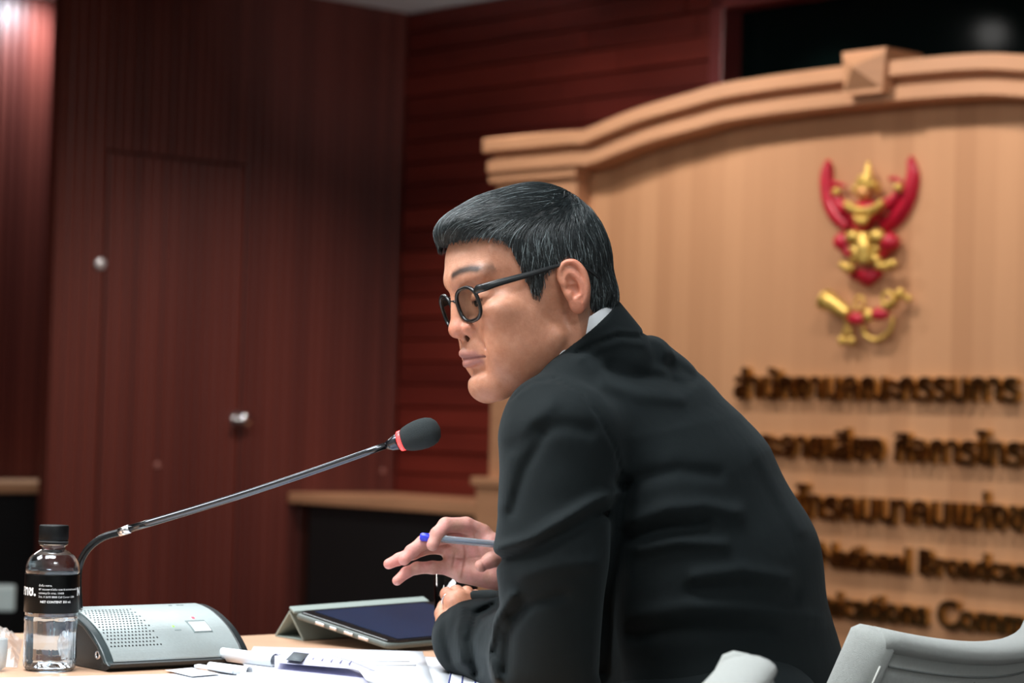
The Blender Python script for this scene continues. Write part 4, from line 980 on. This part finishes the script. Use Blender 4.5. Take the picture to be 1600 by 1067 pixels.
# --- glasses
M['specs'] = mat('black_acetate', (16, 19, 21), .3)
gl_ = bpy.data.objects.new('glasses', None); C.objects.link(gl_); gl_.parent = person; gl_['label'] = 'black framed glasses'
wr_ = math.radians(9)
def gp_(s, x, y, z=0): # lens plane: x outwards from the nose side, y up; s side
    l = 31.5+x; return hw(108-.10*max(0, l-10)-abs(l-8)**1.5*.007+z+y*.10, s*l, 13+y)
def oval(s, rx, ry, z=0, n=40):
    out = []
    for i in range(n):
        t = 2*math.pi*i/n; c, s_ = math.cos(t), math.sin(t); ex_ = .8
        x = rx*math.copysign(abs(c)**ex_, c); y = ry*math.copysign(abs(s_)**ex_, s_)
        out.append(gp_(s, x+(.8 if y > 0 else 0)*y/ry, y, z))
    return out
q = NT('clear_lens'); tr_ = q.n('ShaderNodeBsdfTransparent'); gz_ = q.n('ShaderNodeBsdfGlossy', Roughness=.03); mx_ = q.n('ShaderNodeMixShader'); fr_ = 0
tr_.inputs[0].default_value = (.86, .88, .87, 1); mx_.inputs[0].default_value = .06; q.l(tr_.outputs[0], mx_.inputs[1]); q.l(gz_.outputs[0], mx_.inputs[2]); q.l(mx_.outputs[0], q.t.nodes['Material Output'].inputs[0]); lens_m = q.m
for s in (1, -1):
    o_ = oval(s, 22.5, 19); m = MB(); m.tube(o_+[o_[0], o_[1]], [(.0024, .0022)]*(len(o_)+2), 8, cap=False, up=hF); m.build('rim', M['specs'], gl_, True)
    a_ = oval(s, 22, 18.5, .3); b_ = oval(s, 22, 18.5, -.9); n = len(a_); m = MB()
    m.add(a_+b_, [tuple(range(n)), tuple(range(2*n-1, n-1, -1))]+[(i, n+i, n+(i+1) % n, (i+1) % n) for i in range(n)]); m.build('lens', lens_m, gl_)
    tpth = [gp_(s, 22.5, 11, 0), gp_(s, 27, 13, -1.0), hw(96, s*66, 26), hw(80, s*71, 27.5), hw(40, s*76, 29.5), hw(8, s*78, 32), hw(-6, s*80, 31), hw(-18, s*82, 27), hw(-30, s*81, 17), hw(-38, s*79, 8)]
    rr = [(.0040, .0018), (.0050, .0020), (.0046, .0019), (.0040, .0017), (.0032, .0015), (.0020, .0013), (.0020, .0013), (.0020, .0014), (.0024, .0014), (.0016, .0010)]
    sp = spline(tpth, 4); R2 = [tuple(np.interp(i/4, range(10), [r[j] for r in rr]) for j in (0, 1)) for i in range(len(sp))]
    m = MB(); m.tube(sp, R2, 10, up=hU); m.build('temple', M['specs'], gl_, True)
m = MB(); m.tube([gp_(1, -22, 5), gp_(1, -27, 8, .5), hw(110, 0, 22), gp_(-1, -27, 8, .5), gp_(-1, -22, 5)], .0018, 8); m.build('bridge', M['specs'], gl_, True)

# --- jacket
def stroke(d, X, Y, Dd, pts, amp, w, dmax=2.86):
    return d-amp*np.exp(-(dpath(X, Y, pts)/w)**2)*(Dd < dmax)
def make_jacket():
    P, lo, h = grid(lo_w, hi_w, .0034)
    d = clothed(P)
    X, Y, Dd = topx(P)
    # back of the jacket standing away below the collar
    d = smin(d, s_cap(P, pw(1014, 560, 2.80), pw(1022, 560, 2.93), 30*PX), .010)
    d = smin(d, s_cap(P, pw(945, 566, 2.78), pw(1014, 560, 2.82), 28*PX), .02)
    # neck opening
    nk = s_cap(P, tuple(hw(-20, 0, -35)), tuple(hw(-49, 0, -92)), .0585, .0585)
    nk2 = s_cap(P, tuple(hw(16, 0, -62)), tuple(hw(-16, 0, -125)), .048, .050)
    op = smin(nk, nk2, .01)
    colr = np.maximum(op-.0095, -(op-.003))     # a skin round the neck
    H = w2head(P)   # limit by height along the neck
    ax = (H[0]*-.68+H[2]*-.73)                   # grows down the neck
    top_l = 60-.30*(H[0]+76); colr = smax(colr*1.0, (top_l-ax+4)*.001, .003)
    colr = np.maximum(colr, (ax-150)*.001)
    d = np.maximum(d, -np.maximum(op-.002, (ax-108)*.001))
    d = smin(d, colr, .004)
    # cuffs: hollow ends
    # seams and folds (pixel polylines, metres, pixels)
    S = [(((800, 622), (830, 598), (868, 592), (905, 612), (935, 650), (960, 700), (972, 745)), -.0022, 2.2), (((808, 618), (832, 603), (866, 597), (898, 616), (926, 652), (950, 700)), .0012, 5),
         (((782, 858), (830, 842), (880, 812), (925, 785), (965, 768)), .0055, 11), (((780, 872), (835, 858), (890, 832), (940, 802)), -.0050, 12),
         (((790, 790), (800, 720), (830, 660), (860, 632)), .0022, 14), (((800, 800), (822, 730), (850, 680)), -.0026, 10),
         (((805, 700), (835, 672), (885, 665), (920, 672)), -.0024, 14),
         (((990, 812), (1040, 795), (1100, 790), (1150, 800)), .0034, 14), (((985, 838), (1040, 828), (1100, 822)), -.0036, 12), (((1000, 858), (1060, 846), (1130, 850)), .0028, 12),
         (((960, 770), (1000, 748), (1060, 735), (1120, 742)), -.0022, 14), (((1090, 900), (1160, 890), (1230, 905)), .0024, 14), (((1080, 925), (1160, 918), (1240, 930)), -.0022, 14),
         (((975, 760), (968, 850), (955, 950), (945, 1050)), -.0070, 15), (((1000, 960), (1080, 948), (1180, 955), (1280, 965)), .0026, 16), (((990, 990), (1090, 985), (1200, 990)), -.0026, 15),
         (((1050, 572), (1080, 590), (1060, 600)), -.0040, 14), (((955, 575), (1000, 590), (1050, 592)), -.0040, 12), (((945, 600), (1000, 615), (1060, 622)), .0020, 14),
         (((1180, 700), (1210, 760), (1250, 830)), .0012, 12),
         # forearm sleeve
         (((775, 945), (745, 960), (735, 1000), (745, 1050)), -.0045, 8), (((722, 950), (715, 985), (720, 1035)), .0030, 8), (((800, 930), (772, 975), (762, 1020), (775, 1060)), .0045, 9), (((820, 940), (795, 990), (790, 1050)), -.0040, 9), (((700, 958), (694, 990), (704, 1030)), -.0026, 6),
         (((800, 960), (840, 940), (880, 930)), -.003, 10), (((820, 900), (870, 885), (930, 880)), .002, 14)]
    for pts, a_, w_ in S: d = stroke(d, X, Y, Dd, pts, a_*(1.7 if w_ > 6 else 1), w_*.9, 2.98)
    d = d+.0012*np.sin(X*.021+Y*.013+2*np.sin(Y*.01))*np.sin(Y*.027-X*.008)
    d = smin(d, np.maximum(np.maximum(op-.0075, -(op-.003)), np.maximum((top_l-ax+6)*.001, (ax-140)*.001)), .002)
    for pts, a_, w_ in ((((896, 553), (930, 536), (967, 524), (998, 526), (1006, 520)), -.0022, 2.6), (((900, 547), (930, 529), (967, 517), (996, 519)), .0014, 4), (((905, 562), (935, 546), (970, 534), (1004, 538)), .0016, 5)): d = stroke(d, X, Y, Dd, pts, a_, w_)
    V, Qd = iso(d, np.array(lo, np.float32), h); return V, Qd
V, Qd = make_jacket()
q = NT('dark_suit_wool'); b = q.b; b.inputs['Roughness'].default_value = .85; b.inputs['Specular IOR Level'].default_value = .25
b.inputs['Base Color'].default_value = (*lin((9, 18, 20)), 1); b.inputs['Sheen Weight'].default_value = .05; b.inputs['Sheen Roughness'].default_value = .45; b.inputs['Sheen Tint'].default_value = (.7, .85, .9, 1)
tc = q.n('ShaderNodeTexCoord'); n1 = q.n('ShaderNodeTexNoise', Scale=1100.0, Detail=3.0); q.l(tc.outputs['Object'], n1.inputs['Vector'])
n2 = q.n('ShaderNodeTexNoise', Scale=14.0, Detail=3.0); q.l(tc.outputs['Object'], n2.inputs['Vector'])
b1 = q.n('ShaderNodeBump', Strength=.5, Distance=.0004); q.l(n1.outputs['Fac'], b1.inputs['Height'])
b2 = q.n('ShaderNodeBump', Strength=.35, Distance=.006); q.l(n2.outputs['Fac'], b2.inputs['Height']); q.l(b1.outputs[0], b2.inputs['Normal']); q.l(b2.outputs[0], b.inputs['Normal'])
M['suit'] = q.m
fastmesh('jacket', V, Qd, M['suit'], person)
# shirt collar
P, lo, h = grid((-.12, 2.6, 1.0), (.24, 3.05, 1.24), .0022)
nk = s_cap(P, tuple(hw(-20, 0, -35)), tuple(hw(-49, 0, -92)), .0585, .0585); nk2 = s_cap(P, tuple(hw(16, 0, -62)), tuple(hw(-16, 0, -125)), .048, .050)
op = smin(nk, nk2, .01); sh = np.maximum(op-.0030, -(op+.0015)); H = w2head(P); ax = (H[0]*-.68+H[2]*-.73)
sh = np.maximum(sh, (63-.47*(np.minimum(H[0], -12)+76)-ax)*.001)
sh = np.maximum(sh, (H[0]*1.0-200)*.001); sh = np.maximum(sh, (ax-98)*.001)
V, Qd = iso(sh, np.array(lo, np.float32), h)
fastmesh('shirt_collar', V, Qd, mat('white_shirt', (232, 236, 240), .8), person)
# trousers and shoes under the table
hipL, hipR = W(1120, 1200, 2.76), W(1150, 1200, 2.96); fd = Vector((-math.cos(.3), math.sin(.3), 0))
P, lo, h = grid((-.55, 2.5, .05), (.55, 3.4, .78), .012)
d = s_cap(P, tuple(hipL+Z*.02), tuple(hipR+Z*.02), .135)
for hp, kx in ((hipL, -.02), (hipR, .02)):
    hp = Vector((hp.x, hp.y, .60)); kn = hp+fd*.42; kn.z = .53; an = Vector((kn.x+.02, kn.y, .09))
    d = smin(d, s_cap(P, tuple(hp), tuple(kn), .092, .072), .03); d = smin(d, s_cap(P, tuple(kn), tuple(an), .072, .058), .02)
V, Qd = iso(d, np.array(lo, np.float32), h); fastmesh('trousers', V, Qd, M['suit'], person)
for hp in (hipL, hipR):
    hp = Vector((hp.x, hp.y, 0)); an = hp+fd*.42+Vector((.02, 0, 0)); m = MB()
    m.tube([an-fd*.06+Z*.05, an+Z*.055, an+fd*.08+Z*.04, an+fd*.16+Z*.032, an+fd*.19+Z*.028], [(.03, .04), (.045, .05), (.042, .036), (.042, .026), (.025, .018)], 16)
    m.build('shoe', mat('black_leather', (14, 13, 13), .3), person, True)
# ring
m = MB(); ra_, rb_ = W(708, 945, 2.976), W(700, 934, 2.992); rc = ra_.lerp(rb_, .7); rx = (rb_-ra_).normalized(); ry = rx.orthogonal().normalized(); rz = rx.cross(ry)
m.tube([rc+ry*.0096*math.cos(t)+rz*.0096*math.sin(t) for t in [i*math.pi/10 for i in range(21)]], .0012, 8); tag(m.build('ring', M['chrome'], person, True), 'silver ring')

# --- pen
pa = W(656, 837, 2.872); pb = W(672, 840, 2.875); pc = W(690, 842, 2.876); pe = W(800, 853, 2.868)
pn = thing('pen', pb, 'clear ballpoint pen with bright blue end plug between his fingers', 'pen')
ax_ = (pe-pb).normalized()
m = MB(); m.tube([pb-ax_*.012, pb-ax_*.010, pb-ax_*.002, pb], [.0036, .0050, .0050, .0040], 16); m.build('end_plug', mat('blue_plastic', (50, 62, 214), .3), pn, True)
m = MB(); m.tube([pb, pe], .0042, 8); m.build('barrel', mat('clear_grey_barrel', (190, 204, 212), .12, trans=.75, ior=1.4), pn, False)
m = MB(); m.tube([pb+ax_*.004, pe], .0016, 10); m.build('refill', mat('ink_refill', (60, 66, 110), .4), pn, True)

# ------------------------------------------------------------------ chairs
M['fab'] = mat('grey_beige_upholstery', (176, 180, 176), .95, sheen=.3, bump=.8, bscale=1400, var=.05, vscale=300)
M['piping'] = mat('seam_thread', (120, 124, 122), .9)
M['seamlight'] = mat('pale_seam', (206, 206, 200), .9)
def chair(loc, rot, recline, label, width=.50, wide_low=.0, ztop=.822, bow=.055):
    """back panel spans its own x; sitter faces -y ... built in own space then placed"""
    t = thing('conference_chair', loc, label, 'chair', 'upholstered conference chairs')
    cz, sz_ = math.cos(rot), math.sin(rot)
    def T(x, y, z): return Vector((loc[0]+x*cz-y*sz_, loc[1]+x*sz_+y*cz, z))
    hw_ = width/2; zb = .42
    th = .05
    def backpt(u, v, o):      # u -1..1 across, v 0..1 up, o outward (towards +y, behind)
        z = zb+(ztop-zb-.026*(1-u*u))*v if True else 0
        y = math.tan(recline)*(z-zb)+o - bow*u*u
        return T(u*hw_*(1-.0*v), y, z)
    def slab(o0, o1, v0, v1, nu=24, nv=14, rnd=.0):
        m = MB(); vs = []
        for o in (o0, o1):
            for i in range(nu+1):
                for j in range(nv+1):
                    u = -1+2*i/nu; v = v0+(v1-v0)*j/nv
                    vs.append(backpt(u, v, o))
        k = nv+1; n0 = (nu+1)*k
        fs = [(i*k+j, i*k+j+1, (i+1)*k+j+1, (i+1)*k+j) for i in range(nu) for j in range(nv)]+[(n0+i*k+j, n0+(i+1)*k+j, n0+(i+1)*k+j+1, n0+i*k+j+1) for i in range(nu) for j in range(nv)]
        for i in range(nu): fs += [(i*k, (i+1)*k, n0+(i+1)*k, n0+i*k), (i*k+nv, n0+i*k+nv, n0+(i+1)*k+nv, (i+1)*k+nv)]
        for j in range(nv): fs += [(j, n0+j, n0+j+1, j+1), (nu*k+j, nu*k+j+1, n0+nu*k+j+1, n0+nu*k+j)]
        return m.add(vs, fs)
    slab(.004, th-.003, 0, .97).build('backrest', M['fab'], t, True)
    # rolled top edge
    pts = [backpt(-1+2*i/30, 1, th/2) for i in range(31)]
    m = MB(); m.tube(pts, [(.014, .027)]*31, 16, up=Z); m.build('top_roll', M['fab'], t, True)
    # side gussets
    for u in (-1, 1):
        pts = [backpt(u, v, th/2) for v in np.linspace(1.0, 0, 16)]
        side = (T(1, 0, 0)-T(0, 0, 0))*u
        m = MB(); rr = [(.027+wide_low*(i/15), .014) for i in range(16)]
        c0 = pts[0]+Z*.002
        bk = (T(0, 1, 0)-T(0, 0, 0)); sh_ = [p-bk*wide_low*.9*(i/15) for i, p in enumerate(pts)]
        m.tube([sh_[0]+(sh_[0]-sh_[1]).normalized()*.012, sh_[0]+(sh_[0]-sh_[1]).normalized()*.008]+sh_, [(.008, .004), (.020, .010)]+rr, 18, up=bk); m.build('side_gusset', M['fab'], t, True)
        m = MB(); m.tube([p+bk*(.0255)+side*.0085 for p in sh_[1:]], .0011, 6); m.build('seam_piping', M['seamlight'], t, True)
    m = MB(); m.tube([backpt(-.96+1.92*i/30, .935, th-.002) for i in range(31)], .0011, 6); m.build('seam_piping', M['piping'], t, True)
    m = MB(); m.tube([backpt(.35+.002*i, .92-.9*i/20, th-.0028) for i in range(21)], .0007, 6); m.build('seam_piping', M['piping'], t, True)
    m = MB(); poly = [(-hw_+.01, -.46), (hw_-.01, -.46), (hw_-.005, .02), (-hw_+.005, .02)]; m.prism([T(x, y, .38) for x, y in poly], Z*.075); bevel(m.build('seat', M['fab'], t), .02, 4)
    m = MB(); m.tube([T(0, -.22, .38), T(0, -.22, .10)], .025, 16); m.build('column', M['chrome'], t, True)
    for i in range(5):
        a = i*2*math.pi/5+.3; m = MB(); e = T(.28*math.cos(a), -.22+.28*math.sin(a), .055); m.tube([T(0, -.22, .10), e], [.02, .012], 10); m.build('base_arm', M['chrome'], t, True)
        m = MB(); ax = (T(math.sin(a), -math.cos(a), 0)-T(0, 0, 0)).normalized(); m.lathe(e-Z*.030-ax*.012, [(.020, 0), (.025, .003), (.025, .021), (.020, .024)], 16, axis=ax); m.build('castor', M['black'], t, True)
    return t
# the man's own chair: its back is behind him; the sitter faces image-left and a little away
cp = W(1440, 985, 2.78)
tdir = math.radians(34)
# chair y axis (backwards) points right and towards us
rot = math.atan2(-math.sin(tdir), math.cos(tdir))-math.pi/2
chair((cp.x-.075, cp.y+.06, 0), rot, math.radians(24), 'pale grey upholstered chair directly behind the seated man, its outer back in view', width=.50)
fc_ = W(1074, 1014, 2.20); bdir = Vector((.951, -.309, 0)); ndir = Vector((-.309, -.951, 0))
loc = fc_+ndir*.235-bdir*(math.tan(math.radians(26))*(.80-.42)-.03)
chair((loc.x, loc.y, 0), math.radians(-108), math.radians(26), 'pale chair nearest the picture bottom, only its rounded upper corner showing', width=.50, ztop=.822, bow=.012)
